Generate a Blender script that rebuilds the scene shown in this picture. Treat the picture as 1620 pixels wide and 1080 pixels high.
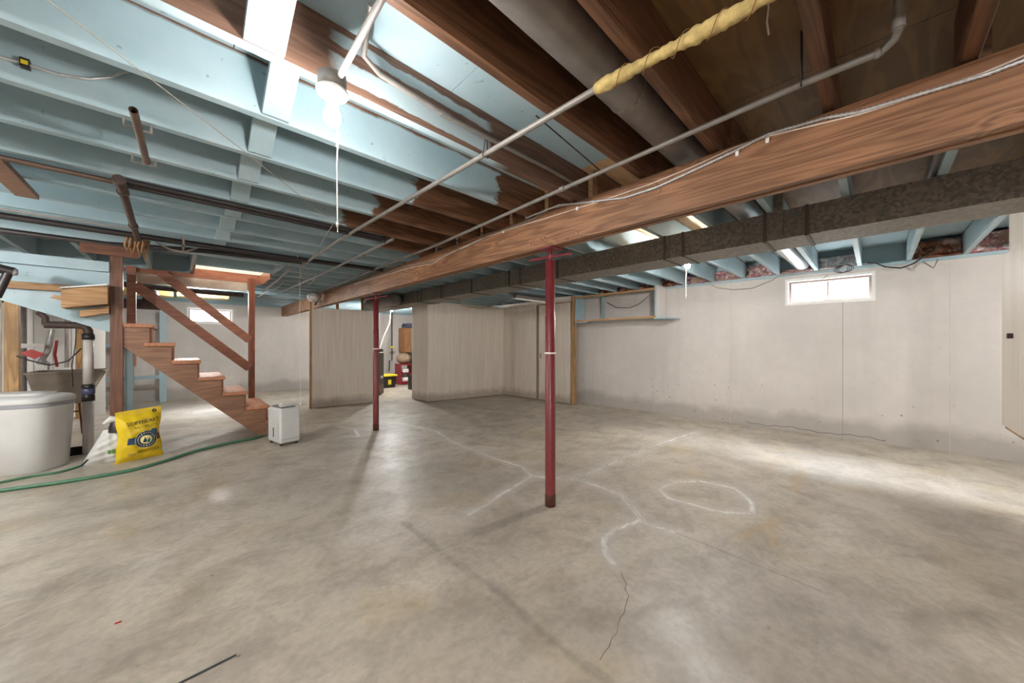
import bpy, bmesh, math, random
import numpy as np
from mathutils import Vector, Matrix
random.seed(7)
for o in list(bpy.data.objects): bpy.data.objects.remove(o, do_unlink=True)
SC = bpy.context.scene; COL = SC.collection

# ------------------------------------------------------------------ camera
H_EYE = 1.3
V1, V2, HY, CX = 280., 1385., 544., 810.
FPX = math.sqrt((CX-V1)*(V2-CX)); YAW = math.atan((V2-CX)/FPX)
FW = np.array([math.cos(YAW), math.sin(YAW), 0.]); RT = np.array([math.sin(YAW), -math.cos(YAW), 0.]); UPV = np.array([0, 0, 1.])
cam = bpy.data.cameras.new('camera'); camo = bpy.data.objects.new('camera', cam); COL.objects.link(camo)
camo.location = (0, 0, H_EYE); camo.rotation_euler = (math.pi/2, 0, YAW-math.pi/2)
cam.sensor_width = 36; cam.sensor_fit = 'HORIZONTAL'; cam.lens = FPX/1620*36; cam.shift_y = (HY-540)/1620; cam.clip_start = 0.02
SC.camera = camo

# ------------------------------------------------------------------ light
SC.view_settings.view_transform = 'Standard'; SC.view_settings.look = 'None'
SC.view_settings.gamma = 1; SC.view_settings.use_curve_mapping = False
SC.view_settings.exposure = 2.03
w = bpy.data.worlds.new('sky'); SC.world = w; w.use_nodes = True
wb = w.node_tree.nodes['Background']; wb.inputs[0].default_value = (0.93, 0.97, 1, 1); wb.inputs[1].default_value = 2.0
def alight(name, loc, rot, sx, sy, power, color=(1, 1, 1)):
    l = bpy.data.lights.new(name, 'AREA'); l.shape = 'RECTANGLE'; l.size = sx; l.size_y = sy; l.energy = power; l.color = color
    o = bpy.data.objects.new(name, l); COL.objects.link(o); o.location = loc; o.rotation_euler = rot; return o
def plight(name, loc, power, r=0.036, color=(1.0, 0.98, 0.955)):
    l = bpy.data.lights.new(name, 'POINT'); l.energy = power; l.shadow_soft_size = r; l.color = color
    o = bpy.data.objects.new(name, l); COL.objects.link(o); o.location = loc; return o
LAMPS = {  # bulb centre : watts
    'main': ((0.42, 1.41, 2.15), 44), 'right': ((4.30, 1.52, 2.215), 118), 'back': ((0.22, 8.7, 2.17), 118),
    'utility': ((4.25, 9.2, 2.22), 210), 'rear': ((-2.4, -1.6, 2.15), 78), 'side': ((4.9, -2.4, 2.15), 36),
    'left': ((-2.3, 4.0, 2.15), 52)}  # left, rear and side are unseen bulbs added as fill light
for k, (p, e) in LAMPS.items(): plight('bulb_light', p, e, 0.036 if k in ('main', 'right', 'back', 'utility') else 0.08)
alight('window_daylight', (7.36, 0.47, 3.08), (0, math.radians(33), 0), 0.45, 1.5, 230, (0.82, 0.90, 1.0))
alight('window_daylight', (0.61, 12.5, 2.95), (math.radians(-42), 0, 0), 1.2, 0.6, 150, (0.93, 0.97, 1.0))
alight('upstairs_daylight', (0.6, 6.65, 3.9), (0, 0, 0), 0.7, 0.7, 6, (1.0, 0.97, 0.93))

# ------------------------------------------------------------------ pixel helper: where a sight line meets a real plane
def P(x, y, ax, v):
    r = FW+RT*(x-CX)/FPX+UPV*(HY-y)/FPX; C = np.array([0, 0, H_EYE])
    return tuple(C+r*(v-C[ax])/r[ax])
def PZ(x, y, z=0.): return P(x, y, 2, z)

# ------------------------------------------------------------------ mesh helpers
ORG = {}
def tag(o, label=None, cat=None, group=None, kind=None):
    if label: o['label'] = label
    if cat: o['category'] = cat
    if group: o['group'] = group
    if kind: o['kind'] = kind
    return o
def thing(name, label, cat, loc, group=None):
    o = bpy.data.objects.new(name, None); COL.objects.link(o); o.location = loc; o.empty_display_size = .1
    ORG[o.name] = Vector(loc); return tag(o, label, cat, group)
class MB:
    def __init__(s): s.v = []; s.f = []; s.m = []; s.sm = []
    def add(s, vs, fs, mi=0, smooth=False):
        b = len(s.v); s.v += [tuple(v) for v in vs]
        for f in fs: s.f.append([b+i for i in f]); s.m.append(mi); s.sm.append(smooth)
        return s
    def box(s, x0, x1, y0, y1, z0, z1, mi=0, T=None):
        vs = [(x, y, z) for z in (z0, z1) for y in (y0, y1) for x in (x0, x1)]
        if T: vs = [T(*v) for v in vs]
        return s.add(vs, [(0, 2, 3, 1), (4, 5, 7, 6), (0, 1, 5, 4), (2, 6, 7, 3), (0, 4, 6, 2), (1, 3, 7, 5)], mi)
    def beam(s, a, b, wd, ht, mi=0, up=(0, 0, 1)):
        a = Vector(a); b = Vector(b); d = (b-a).normalized(); u = Vector(up); sd = d.cross(u)
        if sd.length < 1e-4: sd = d.cross(Vector((1, 0, 0)))
        sd.normalize(); u = sd.cross(d).normalized()
        vs = [p+sd*(i*wd/2)+u*(j*ht/2) for p in (a, b) for i, j in ((-1, -1), (1, -1), (1, 1), (-1, 1))]
        return s.add(vs, [(0, 1, 2, 3), (7, 6, 5, 4), (0, 4, 5, 1), (1, 5, 6, 2), (2, 6, 7, 3), (3, 7, 4, 0)], mi)
    def prism(s, pts, ax, a0, a1, mi=0):   # polygon in the two other axes, extruded along ax
        def mk3(p, a):
            q = list(p); q.insert(ax, a); return tuple(q)
        n = len(pts); vs = [mk3(p, a0) for p in pts]+[mk3(p, a1) for p in pts]
        return s.add(vs, [tuple(range(n)), tuple(range(2*n-1, n-1, -1))]+[(i, n+i, n+(i+1) % n, (i+1) % n) for i in range(n)], mi)
    def tube(s, pts, r, n=10, mi=0, cap=True, prof=None):
        pts = [Vector(p) for p in pts]; rs = prof if prof else [r]*len(pts)
        t0 = (pts[1]-pts[0]).normalized(); u = t0.cross(Vector((0, 0, 1)))
        if u.length < 1e-3: u = t0.cross(Vector((1, 0, 0)))
        u.normalize(); rings = []
        for i, p in enumerate(pts):
            t = (pts[min(i+1, len(pts)-1)]-pts[max(i-1, 0)])
            if t.length < 1e-7: t = t0
            t.normalize(); u = (u-t*u.dot(t)).normalized(); w_ = t.cross(u)
            rings.append([p+(u*math.cos(2*math.pi*k/n)+w_*math.sin(2*math.pi*k/n))*rs[i] for k in range(n)])
        vs = [v for r_ in rings for v in r_]
        fs = [(i*n+k, i*n+(k+1) % n, (i+1)*n+(k+1) % n, (i+1)*n+k) for i in range(len(pts)-1) for k in range(n)]
        s.add(vs, fs, mi, True)
        if cap:
            s.add(rings[0], [tuple(range(n-1, -1, -1))], mi); s.add(rings[-1], [tuple(range(n))], mi)
        return s
    def lathe(s, c, prof, n=24, mi=0, ax=(0, 0, 1)):   # prof: (radius, height)
        a = Vector(ax).normalized(); u = a.orthogonal().normalized(); w_ = a.cross(u); c = Vector(c)
        vs = []
        for r, h in prof: vs += [c+a*h+(u*math.cos(2*math.pi*k/n)+w_*math.sin(2*math.pi*k/n))*max(r, 1e-5) for k in range(n)]
        fs = [(i*n+k, i*n+(k+1) % n, (i+1)*n+(k+1) % n, (i+1)*n+k) for i in range(len(prof)-1) for k in range(n)]
        return s.add(vs, fs, mi, True)
    def build(s, name, mats, parent=None, origin=None, bevel=0):
        if not isinstance(mats, (list, tuple)): mats = [mats]
        me = bpy.data.meshes.new(name); o = bpy.data.objects.new(name, me); COL.objects.link(o)
        if parent: og = ORG[parent.name]; o.parent = parent
        else:
            if origin is None:
                a = np.array(s.v); origin = ((a[:, 0].min()+a[:, 0].max())/2, (a[:, 1].min()+a[:, 1].max())/2, a[:, 2].min())
            og = Vector(origin); o.location = og
        ORG[o.name] = Vector(og)
        me.from_pydata([(v[0]-og.x, v[1]-og.y, v[2]-og.z) for v in s.v], [], s.f)
        me.polygons.foreach_set('material_index', s.m); me.polygons.foreach_set('use_smooth', s.sm)
        for m in mats: me.materials.append(m)
        bm = bmesh.new(); bm.from_mesh(me); bmesh.ops.recalc_face_normals(bm, faces=bm.faces)
        if bevel: bmesh.ops.bevel(bm, geom=[e for e in bm.edges if len(e.link_faces) == 2 and e.calc_face_angle(0) > .5], offset=bevel, segments=1, affect='EDGES')
        bm.to_mesh(me); bm.free()
        return o
def Bx(name, x0, x1, y0, y1, z0, z1, m, parent=None, bevel=0, **k):
    return MB().box(x0, x1, y0, y1, z0, z1).build(name, m, parent, bevel=bevel, **k)

# ------------------------------------------------------------------ materials
class NT:
    def __init__(s, name):
        s.m = bpy.data.materials.new(name); s.m.use_nodes = True; s.t = s.m.node_tree; s.p = s.t.nodes['Principled BSDF']
    def n(s, t, **k):
        nd = s.t.nodes.new(t)
        for a, b in k.items():
            if a.startswith('i_'): nd.inputs[int(a[2:]) if a[2:].isdigit() else a[2:].replace('_', ' ')].default_value = b
            else: setattr(nd, a, b)
        return nd
    def l(s, a, b): s.t.links.new(a, b)
    def coord(s, kind='Object', scale=(1, 1, 1)):
        if kind == 'World': c = s.n('ShaderNodeNewGeometry').outputs['Position']
        else: c = s.n('ShaderNodeTexCoord').outputs[kind]
        mp = s.n('ShaderNodeMapping'); mp.inputs['Scale'].default_value = scale; s.l(c, mp.inputs['Vector']); return mp.outputs[0]
    def noise(s, vec, scale, detail=4, rough=.55, dist=0):
        nd = s.n('ShaderNodeTexNoise'); nd.inputs['Scale'].default_value = scale; nd.inputs['Detail'].default_value = detail
        nd.inputs['Roughness'].default_value = rough; nd.inputs['Distortion'].default_value = dist; s.l(vec, nd.inputs['Vector']); return nd.outputs[0]
    def ramp(s, fac, stops, interp='LINEAR'):
        r = s.n('ShaderNodeValToRGB'); e = r.color_ramp; e.interpolation = interp
        while len(e.elements) < len(stops): e.elements.new(.5)
        for el, (p, c) in zip(e.elements, stops):
            el.position = p; el.color = (c, c, c, 1) if isinstance(c, (int, float)) else (*c, 1)
        s.l(fac, r.inputs[0]); return r.outputs[0]
    def mix(s, fac, a, b, mode='MIX'):
        m = s.n('ShaderNodeMix', data_type='RGBA', blend_type=mode); m.clamp_result = True
        for sock, v in ((m.inputs[0], fac), (m.inputs[6], a), (m.inputs[7], b)):
            if isinstance(v, (int, float)): sock.default_value = v
            elif isinstance(v, tuple): sock.default_value = (*v, 1)
            else: s.l(v, sock)
        return m.outputs[2]
    def math(s, op, a, b=0., c=0.):
        m = s.n('ShaderNodeMath', operation=op)
        for i, v in enumerate((a, b, c)):
            if isinstance(v, (int, float)): m.inputs[i].default_value = v
            else: s.l(v, m.inputs[i])
        return m.outputs[0]
    def bump(s, h, st=.3, d=.01):
        b = s.n('ShaderNodeBump'); b.inputs['Strength'].default_value = st; b.inputs['Distance'].default_value = d
        s.l(h, b.inputs['Height']); s.l(b.outputs[0], s.p.inputs['Normal'])
    def out(s, col, rough=.6, metal=0.):
        for k, v in (('Base Color', col), ('Roughness', rough), ('Metallic', metal)):
            if isinstance(v, (int, float)): s.p.inputs[k].default_value = v
            elif isinstance(v, tuple): s.p.inputs[k].default_value = (*v, 1)
            else: s.l(v, s.p.inputs[k])
        return s.m
def sg(r, g, b):   # sRGB 0-255 to linear
    f = lambda c: (c/255/12.92) if c/255 <= .04045 else ((c/255+.055)/1.055)**2.4
    return (f(r), f(g), f(b))
def plain(name, c, rough=.55, metal=0., var=.12, sc=8, bump=0, stretch=(1, 1, 1)):
    t = NT(name); v = t.coord('Object', stretch); n = t.noise(v, sc)
    col = t.mix(t.ramp(n, [(.3, 0.), (.7, 1.)]), tuple(x*(1-var) for x in c), tuple(min(1, x*(1+var)) for x in c))
    if bump: t.bump(n, bump, .004)
    return t.out(col, rough, metal)
def grain(t, ax, seed=0., scale=1., knots=0):
    st = [9., 9., 9.]; st[ax] = .7
    v = t.coord('World', tuple(x*scale for x in st))
    n = t.noise(v, 1.0, 2, .5, .6)
    if knots:
        k_ = [4.5, 4.5, 4.5]; k_[ax] = 2.2
        vo = t.n('ShaderNodeTexVoronoi'); vo.inputs['Scale'].default_value = 1.0; t.l(t.coord('World', tuple(k_)), vo.inputs['Vector'])
        kd = t.ramp(vo.outputs['Distance'], [(0., 1.), (.30, 0.)], 'EASE'); n = t.math('ADD', n, t.math('MULTIPLY', kd, .55))
    rings = t.math('SINE', t.math('MULTIPLY', n, 60.))
    st2 = [70., 70., 70.]; st2[ax] = 2.5
    fine = t.noise(t.coord('World', tuple(st2)), 1.0, 3)
    g = t.math('ADD', t.math('MULTIPLY', rings, .22), fine)
    return g
def wood(name, c1, c2, ax, rough=.6, scale=1., knots=0):
    t = NT(name); g = grain(t, ax, scale=scale, knots=knots)
    big = t.noise(t.coord('World', (1, 1, 1)), 2.2, 3)
    col = t.mix(t.ramp(g, [(.25, 0.), (.75, 1.)]), c1, c2)
    col = t.mix(t.ramp(big, [(.35, 0.), (.7, .45)]), col, tuple(x*.6 for x in c1))
    t.bump(g, .15, .002); return t.out(col, rough)
TEAL = sg(170, 189, 196); TEAL2 = sg(152, 177, 185); JW1 = sg(88, 59, 41); JW2 = sg(122, 84, 58)
def painted(name, ax, sign=0):
    """blue paint over bare lumber; the brushed paint edge sits at the object's own 'paint_edge' (world X)"""
    t = NT(name); g = grain(t, ax)
    bare = t.mix(t.ramp(g, [(.25, 0.), (.75, 1.)]), JW1, JW2)
    n = t.noise(t.coord('World', (1, 1, 1)), 3.0, 4)
    pt = t.mix(t.ramp(n, [(.35, 0.), (.7, 1.)]), TEAL2, TEAL)
    spk = t.noise(t.coord('World', (1, 1, 1)), 26, 2)
    pt = t.mix(t.ramp(spk, [(.71, 0.), (.76, .5)]), pt, sg(96, 100, 96))
    if sign == 0: col = pt
    else:
        a = t.n('ShaderNodeAttribute', attribute_type='OBJECT', attribute_name='paint_edge').outputs['Fac']
        x = t.n('ShaderNodeSeparateXYZ'); t.l(t.n('ShaderNodeNewGeometry').outputs['Position'], x.inputs[0])
        wob = t.math('MULTIPLY', t.math('SUBTRACT', t.noise(t.coord('World', (4, 4, 9)), 1.3, 5, .6), .5), .35)
        d = t.math('MULTIPLY', t.math('SUBTRACT', t.math('ADD', a, wob), x.outputs[0]), float(sign))
        m = t.ramp(t.math('ADD', t.math('MULTIPLY', d, 30.), .5), [(0, 0.), (1, 1.)])
        col = t.mix(m, bare, pt)
        # bare sliver left where the brush missed the top of the joist
        zt = t.math('ADD', x.outputs[2], t.math('MULTIPLY', t.noise(t.coord('World', (5, 5, 5)), 1., 4), .05))
        col = t.mix(t.ramp(t.math('MULTIPLY', t.math('SUBTRACT', zt, 2.60), 60.), [(0, 0.), (1, 1.)]), col, bare)
    t.bump(g, .08, .002); return t.out(col, .5)
M = {}
M['paint_x'] = painted('blue_paint_x', 0); M['paint_y'] = painted('blue_paint_y', 1)
M['joist_l'] = painted('joist_paint_left', 0, 1); M['joist_r'] = painted('joist_paint_right', 0, -1)
M['bare_x'] = wood('bare_joist_wood', JW1, JW2, 0); M['bare_y'] = wood('bare_joist_wood_y', JW1, JW2, 1)
M['beam'] = wood('beam_wood', sg(124, 86, 60), sg(170, 124, 90), 1, .5, knots=1)
M['pale_y'] = wood('pale_wood_y', sg(170, 128, 88), sg(205, 165, 120), 1); M['pale_z'] = wood('pale_wood_z', sg(150, 115, 75), sg(190, 150, 100), 2)
M['pale_x'] = wood('pale_wood_x', sg(150, 112, 74), sg(192, 150, 104), 0)
M['stain_z'] = wood('stained_wood_z', sg(122, 66, 44), sg(156, 92, 62), 2, .45); M['stain_x'] = wood('stained_wood_x', sg(128, 92, 70), sg(156, 116, 90), 0, .45)
M['rail'] = wood('stained_rail', sg(148, 92, 68), sg(176, 116, 90), 0, .35); M['dark_z'] = wood('newel_wood', sg(100, 66, 48), sg(126, 84, 62), 2, .5)
M['tread'] = wood('tread_wood', sg(168, 108, 78), sg(200, 142, 106), 1, .5)
def ply(name, c1, c2):
    t = NT(name); v = t.coord('World', (1.2, 6, 6)); n = t.noise(v, 1.4, 3, .5, .8)
    g = t.ramp(t.math('SINE', t.math('MULTIPLY', n, 16.)), [(0, 0.), (1, 1.)])
    col = t.mix(g, c1, c2); big = t.noise(t.coord('World', (1, 1, 1)), 1.3, 3)
    col = t.mix(t.ramp(big, [(.4, 0.), (.75, .5)]), col, tuple(x*.55 for x in c1)); return t.out(col, .6)
M['ply'] = ply('plywood', sg(106, 78, 42), sg(124, 93, 52))
M['ply_pale'] = ply('plywood_pale', sg(190, 150, 108), sg(214, 178, 136))
def concrete_wall(name, c):
    t = NT(name); v = t.coord('World', (1, 1, 1)); n1 = t.noise(v, .9, 5, .6); n2 = t.noise(v, 9, 5, .6)
    col = t.mix(t.ramp(n1, [(.35, 0.), (.68, 1.)]), tuple(x*.86 for x in c), c)
    col = t.mix(t.ramp(n2, [(.3, 0.), (.75, .35)]), col, tuple(x*.78 for x in c))
    vs = t.noise(t.coord('World', (5, 5, .35)), 1.2, 3); col = t.mix(t.ramp(vs, [(.52, 0.), (.72, .25)]), col, tuple(x*.7 for x in c))
    vo = t.n('ShaderNodeTexVoronoi'); vo.inputs['Scale'].default_value = 7.5; t.l(v, vo.inputs['Vector'])
    zz = t.n('ShaderNodeSeparateXYZ'); t.l(v, zz.inputs[0])
    low = t.ramp(zz.outputs[2], [(.35, 1.), (.95, .0)])
    pits = t.math('MULTIPLY', t.ramp(vo.outputs['Distance'], [(.05, 1.), (.11, 0.)]), t.math('MULTIPLY', t.ramp(n1, [(.42, 0.), (.5, 1.)]), t.math('ADD', low, .12)))
    col = t.mix(t.math('MULTIPLY', pits, .75), col, sg(96, 84, 72))
    dmp = t.math('ADD', zz.outputs[2], t.math('MULTIPLY', t.noise(v, 2.5, 4), -.35))
    col = t.mix(t.ramp(dmp, [(0., .45), (.14, 0.)]), col, sg(128, 120, 108))
    t.bump(n2, .2, .006); return t.out(col, .75)
M['wall'] = concrete_wall('painted_concrete', sg(216, 209, 203))
def panelling(name, c, ax):
    t = NT(name); st = [70., 70., 70.]; st[2] = 1.2; v = t.coord('World', tuple(st)); n = t.noise(v, 1., 3)
    st = [5., 5., 5.]; st[2] = .5; b = t.noise(t.coord('World', tuple(st)), 1., 3)
    col = t.mix(t.ramp(n, [(.3, 0.), (.7, 1.)]), tuple(x*.80 for x in c), tuple(min(1, x*1.04) for x in c))
    col = t.mix(t.ramp(b, [(.4, 0.), (.7, .4)]), col, tuple(x*.72 for x in c))
    zz = t.n('ShaderNodeSeparateXYZ'); t.l(t.coord('World', (1, 1, 1)), zz.inputs[0])
    dm = t.math('ADD', zz.outputs[2], t.math('MULTIPLY', t.noise(t.coord('World', (6, 6, 6)), 1, 4), -.2))
    col = t.mix(t.ramp(dm, [(0., .55), (.13, 0.)]), col, sg(122, 106, 88))
    t.bump(n, .1, .002); return t.out(col, .45)
M['panel'] = panelling('whitewashed_panelling', sg(222, 210, 196), 0)
def metal(name, c, rough=.4, spangle=0, sc=40):
    t = NT(name); v = t.coord('World', (1, 1, 1))
    if spangle:
        vo = t.n('ShaderNodeTexVoronoi'); vo.inputs['Scale'].default_value = sc; t.l(v, vo.inputs['Vector'])
        s1 = t.n('ShaderNodeSeparateXYZ'); t.l(vo.outputs['Color'], s1.inputs[0]); n = s1.outputs[0]
    else: n = t.noise(v, 14, 4)
    col = t.mix(t.ramp(n, [(.1, 0.), (.9, 1.)]), tuple(x*.72 for x in c), tuple(min(1, x*1.25) for x in c))
    d = t.noise(v, 3, 4); col = t.mix(t.ramp(d, [(.5, 0.), (.75, .4)]), col, sg(110, 98, 84))
    return t.out(col, rough, .3)
M['duct'] = metal('galvanised_duct', sg(128, 122, 114), .45, 1, 55); M['galv'] = metal('galvanised_pipe', sg(138, 133, 128), .5)
M['round'] = metal('round_duct', sg(128, 122, 118), .42); M['chrome'] = metal('bright_metal', sg(200, 200, 200), .25)
M['foilduct'] = plain('bright_round_duct', sg(205, 205, 205), .35, .6, .08, 5)
M['black'] = plain('black_iron', sg(44, 38, 38), .4, .1); M['iron'] = plain('rusty_cast_iron', sg(74, 58, 52), .6, .2, .3, 20)
M['copper'] = plain('aged_copper', sg(112, 92, 80), .45, .5, .15)
M['red'] = plain('red_enamel', sg(122, 48, 52), .35, 0, .15, 20); M['rust'] = plain('rusted_foot', sg(92, 52, 40), .7, 0, .3, 40)
M['white'] = plain('white_plastic', sg(212, 212, 210), .35, 0, .03); M['pvc'] = plain('grey_white_pvc', sg(196, 190, 184), .4, 0, .08, 12)
M['tank'] = plain('cream_tank_plastic', sg(205, 203, 200), .45, 0, .04, 5, .1); M['lid_grey'] = plain('grey_lid_band', sg(152, 152, 158), .4)
M['whitepaint'] = plain('white_gloss_paint', sg(238, 236, 232), .4, 0, .03); M['drywall'] = plain('white_drywall', sg(240, 236, 228), .7, 0, .02)
M['grey'] = plain('grey_steel_cabinet', sg(112, 112, 108), .45, .2, .08); M['sink'] = plain('grey_laundry_sink', sg(140, 128, 116), .6, 0, .15, 9)
M['hose'] = plain('green_rubber', sg(74, 122, 92), .45, 0, .12, 30); M['darkgap'] = plain('dark_pit', sg(30, 28, 26), .9)
M['bluerubber'] = plain('blue_grey_rubber', sg(78, 80, 110), .35); M['yellow'] = plain('yellow_plastic', sg(226, 206, 40), .4, 0, .06)
M['bagyel'] = plain('yellow_bag_film', sg(230, 196, 36), .3, 0, .10, 9, .5); M['navy'] = plain('navy_print', sg(36, 62, 92), .35)
M['cream'] = plain('cream_print', sg(238, 222, 150), .35); M['txtdark'] = plain('dark_print', sg(52, 44, 38), .4); M['aqua'] = plain('teal_print', sg(40, 120, 130), .35)
M['bagwhite'] = plain('white_bag_film', sg(212, 210, 206), .35, 0, .06, 9, .5); M['green'] = plain('green_print', sg(96, 150, 60), .4)
M['rope'] = plain('cotton_string', sg(226, 220, 208), .8, 0, .1, 60); M['wire'] = plain('thin_wire', sg(150, 140, 130), .5); M['bxd'] = plain('armoured_cable', sg(190, 190, 190), .35, .4, .2, 60)
M['wirewhite'] = plain('white_wire', sg(214, 196, 182), .5); M['brownrag'] = plain('brown_rope', sg(132, 94, 56), .8, 0, .3, 40)
M['tan'] = plain('tan_hassock', sg(154, 130, 106), .7, 0, .2, 14); M['cab'] = wood('brown_cabinet', sg(142, 96, 62), sg(172, 122, 82), 2)
M['redshelf'] = plain('red_shelf_paint', sg(140, 34, 44), .4); M['cloth'] = plain('grey_blue_cloth', sg(70, 72, 92), .8, 0, .4, 14, .6)
M['redbox'] = plain('red_plastic', sg(196, 44, 38), .4); M['redhose'] = plain('red_hose', sg(150, 30, 34), .4)
M['tape'] = plain('dark_grey_tape', sg(52, 50, 54), .5); M['brownbrd'] = wood('dark_brown_board', sg(84, 48, 30), sg(110, 68, 44), 0)
def glassm():
    t = NT('window_glass'); tr = t.n('ShaderNodeBsdfTransparent'); gl = t.n('ShaderNodeBsdfGlossy'); gl.inputs['Roughness'].default_value = .05
    mx = t.n('ShaderNodeMixShader'); mx.inputs[0].default_value = .06; t.l(tr.outputs[0], mx.inputs[1]); t.l(gl.outputs[0], mx.inputs[2])
    t.l(mx.outputs[0], t.t.nodes['Material Output'].inputs[0]); return t.m
M['glass'] = glassm()
def emit(name, c, s):
    t = NT(name); t.p.inputs['Emission Color'].default_value = (*c, 1); t.p.inputs['Emission Strength'].default_value = s; return t.out(c, .3)
M['bulb'] = emit('lit_bulb', (1, .96, .9), 60)
def insul(name, a, b, c):
    t = NT(name); v = t.coord('World', (1, 1, 1)); n = t.noise(v, 16, 5, .6, 1.2); n2 = t.noise(v, 7, 3, .6, .8)
    col = t.mix(t.ramp(n, [(.42, 0.), (.52, 1.)]), a, b); col = t.mix(t.ramp(n2, [(.5, 0.), (.58, 1.)]), col, c)
    t.bump(n, .8, .02); return t.out(col, .45, .1)
M['ins_white'] = insul('foil_batt_white', sg(214, 212, 212), sg(160, 158, 158), sg(186, 160, 160))
M['ins_pink'] = insul('foil_batt_pink', sg(206, 200, 198), sg(160, 100, 108), sg(170, 140, 124))
M['ins_brown'] = insul('kraft_batt_brown', sg(132, 82, 50), sg(110, 64, 40), sg(178, 150, 140))
M['ins_yellow'] = plain('yellow_fibreglass', sg(186, 164, 106), .9, 0, .3, 30, 1.2)

# floor: stains that belong to the slab are stored as distances to their course
def floor_mat():
    t = NT('concrete_slab'); v = t.coord('World', (1, 1, 1)); A = lambda nm: t.n('ShaderNodeAttribute', attribute_name=nm).outputs['Fac']
    n1 = t.noise(v, .55, 5, .6, .4); n2 = t.noise(v, 3.2, 6, .65, .5); n3 = t.noise(v, 26, 4, .6); n4 = t.noise(v, 1.3, 4, .6, 1.)
    c = sg(186, 176, 162)
    col = t.mix(t.ramp(n1, [(.38, 0.), (.62, 1.)]), sg(170, 160, 148), sg(202, 190, 172))
    col = t.mix(t.ramp(n2, [(.45, 0.), (.68, .75)]), col, sg(150, 138, 123))
    col = t.mix(t.ramp(n4, [(.52, 0.), (.68, .6)]), col, sg(202, 192, 180))
    col = t.mix(t.ramp(n3, [(.35, .25), (.6, 0.)]), col, sg(126, 116, 104))
    n6 = t.noise(t.coord('World', (1.5, 2.6, 1)), 1.7, 6, .7, .5); col = t.mix(t.ramp(n6, [(.50, 0.), (.64, .5)]), col, sg(146, 135, 124))
    n5 = t.noise(v, 1.9, 3, .5, .3); col = t.mix(t.ramp(n5, [(.56, 0.), (.7, .35)]), col, sg(172, 150, 108))
    vo = t.n('ShaderNodeTexVoronoi'); vo.inputs['Scale'].default_value = 6.; t.l(v, vo.inputs['Vector'])
    spots = t.math('MULTIPLY', t.ramp(vo.outputs['Distance'], [(.02, 1.), (.07, 0.)]), t.ramp(n2, [(.45, 0.), (.55, 1.)]))
    col = t.mix(t.math('MULTIPLY', spots, .7), col, sg(92, 76, 60))
    wob = t.math('MULTIPLY', t.math('SUBTRACT', t.noise(v, 8, 8, .8), .5), .11)
    d = t.math('ADD', A('dark_line'), wob); col = t.mix(t.ramp(d, [(.0, .5), (.035, 0.)]), col, sg(112, 104, 92))
    d = t.math('ADD', A('ochre'), t.math('MULTIPLY', wob, 2.)); col = t.mix(t.ramp(d, [(.0, .55), (.06, 0.)]), col, sg(176, 146, 100))
    d0 = t.math('ADD', A('salt'), wob); d = t.math('ADD', A('salt'), t.math('MULTIPLY', wob, 1.8))
    halo = t.ramp(d, [(.0, .5), (.11, 0.)]); col = t.mix(halo, col, sg(196, 190, 184))
    core = t.math('MULTIPLY', t.ramp(d0, [(.004, 1.), (.022, 0.)]), t.ramp(t.noise(v, 4, 5, .7), [(.40, .15), (.55, 1.)])); col = t.mix(core, col, sg(238, 235, 232))
    rg = t.ramp(n2, [(.3, .33), (.7, .52)]); t.bump(n3, .12, .004); return t.out(col, rg)
M['floor'] = floor_mat()

# ================================================================== SETTING
XL, XR, YF, YB = -3.2, 6.95, -3.2, 11.5
ZJ, ZS, ZC = 2.35, 2.60, 2.625     # joist underside, subfloor underside, its top
pit = (-1.12, -0.50, 6.48, 7.02)
def polyd(px, pts):
    best = np.full(len(px), 9.)
    for a, b in zip(pts[:-1], pts[1:]):
        a = np.array(a[:2]); b = np.array(b[:2]); ab = b-a; tt = np.clip(((px-a)@ab)/(ab@ab), 0, 1)
        best = np.minimum(best, np.linalg.norm(px-(a+tt[:, None]*ab), axis=1))
    return best
def g(L): return [PZ(x, y) for x, y in L]
salt = [g([(648, 672), (688, 681), (717, 699), (747, 711), (786, 726), (826, 738), (841, 753), (875, 756), (915, 758), (944, 768), (984, 783), (1004, 807), (1018, 825), (1068, 842)]),
        g([(915, 758), (944, 743), (979, 726), (1023, 711), (1068, 694), (1117, 679)]),
        g([(841, 753), (816, 768), (791, 783), (772, 797), (742, 813)]),
        g([(1014, 822), (974, 837), (954, 852), (957, 877), (970, 890)]),
        g([(1043, 773), (1068, 762), (1107, 761), (1162, 772), (1188, 793), (1191, 812), (1142, 810), (1093, 797), (1058, 788), (1043, 773)]),
        g([(538, 675), (560, 678), (568, 690), (545, 690)])]
dark = [g([(638, 825), (678, 857), (722, 891), (796, 941), (860, 1005), (920, 1049), (964, 1080)])]
ochre = [g([(1166, 850), (1215, 830)]), g([(1226, 820), (1222, 862)]), g([(1268, 745), (1256, 775)])]
step = .03; nx = int((XR-XL)/step); ny = int((YB+.1-YF)/step)
xs = np.linspace(XL, XR, nx+1); ys = np.linspace(YF, YB+.1, ny+1)
gx, gy = np.meshgrid(xs, ys); pv = np.stack([gx.ravel(), gy.ravel()], 1)
ii = np.arange(nx*ny); ci = ii % nx; ri = ii//nx; a = ri*(nx+1)+ci
quads = np.stack([a, a+1, a+nx+2, a+nx+1], 1)
mx_ = (xs[ci]+step/2); my_ = (ys[ri]+step/2)
quads = quads[~((mx_ > pit[0]) & (mx_ < pit[1]) & (my_ > pit[2]) & (my_ < pit[3]))]
me = bpy.data.meshes.new('floor'); me.vertices.add(len(pv)); co = np.zeros((len(pv), 3)); co[:, :2] = pv; me.vertices.foreach_set('co', co.ravel())
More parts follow.
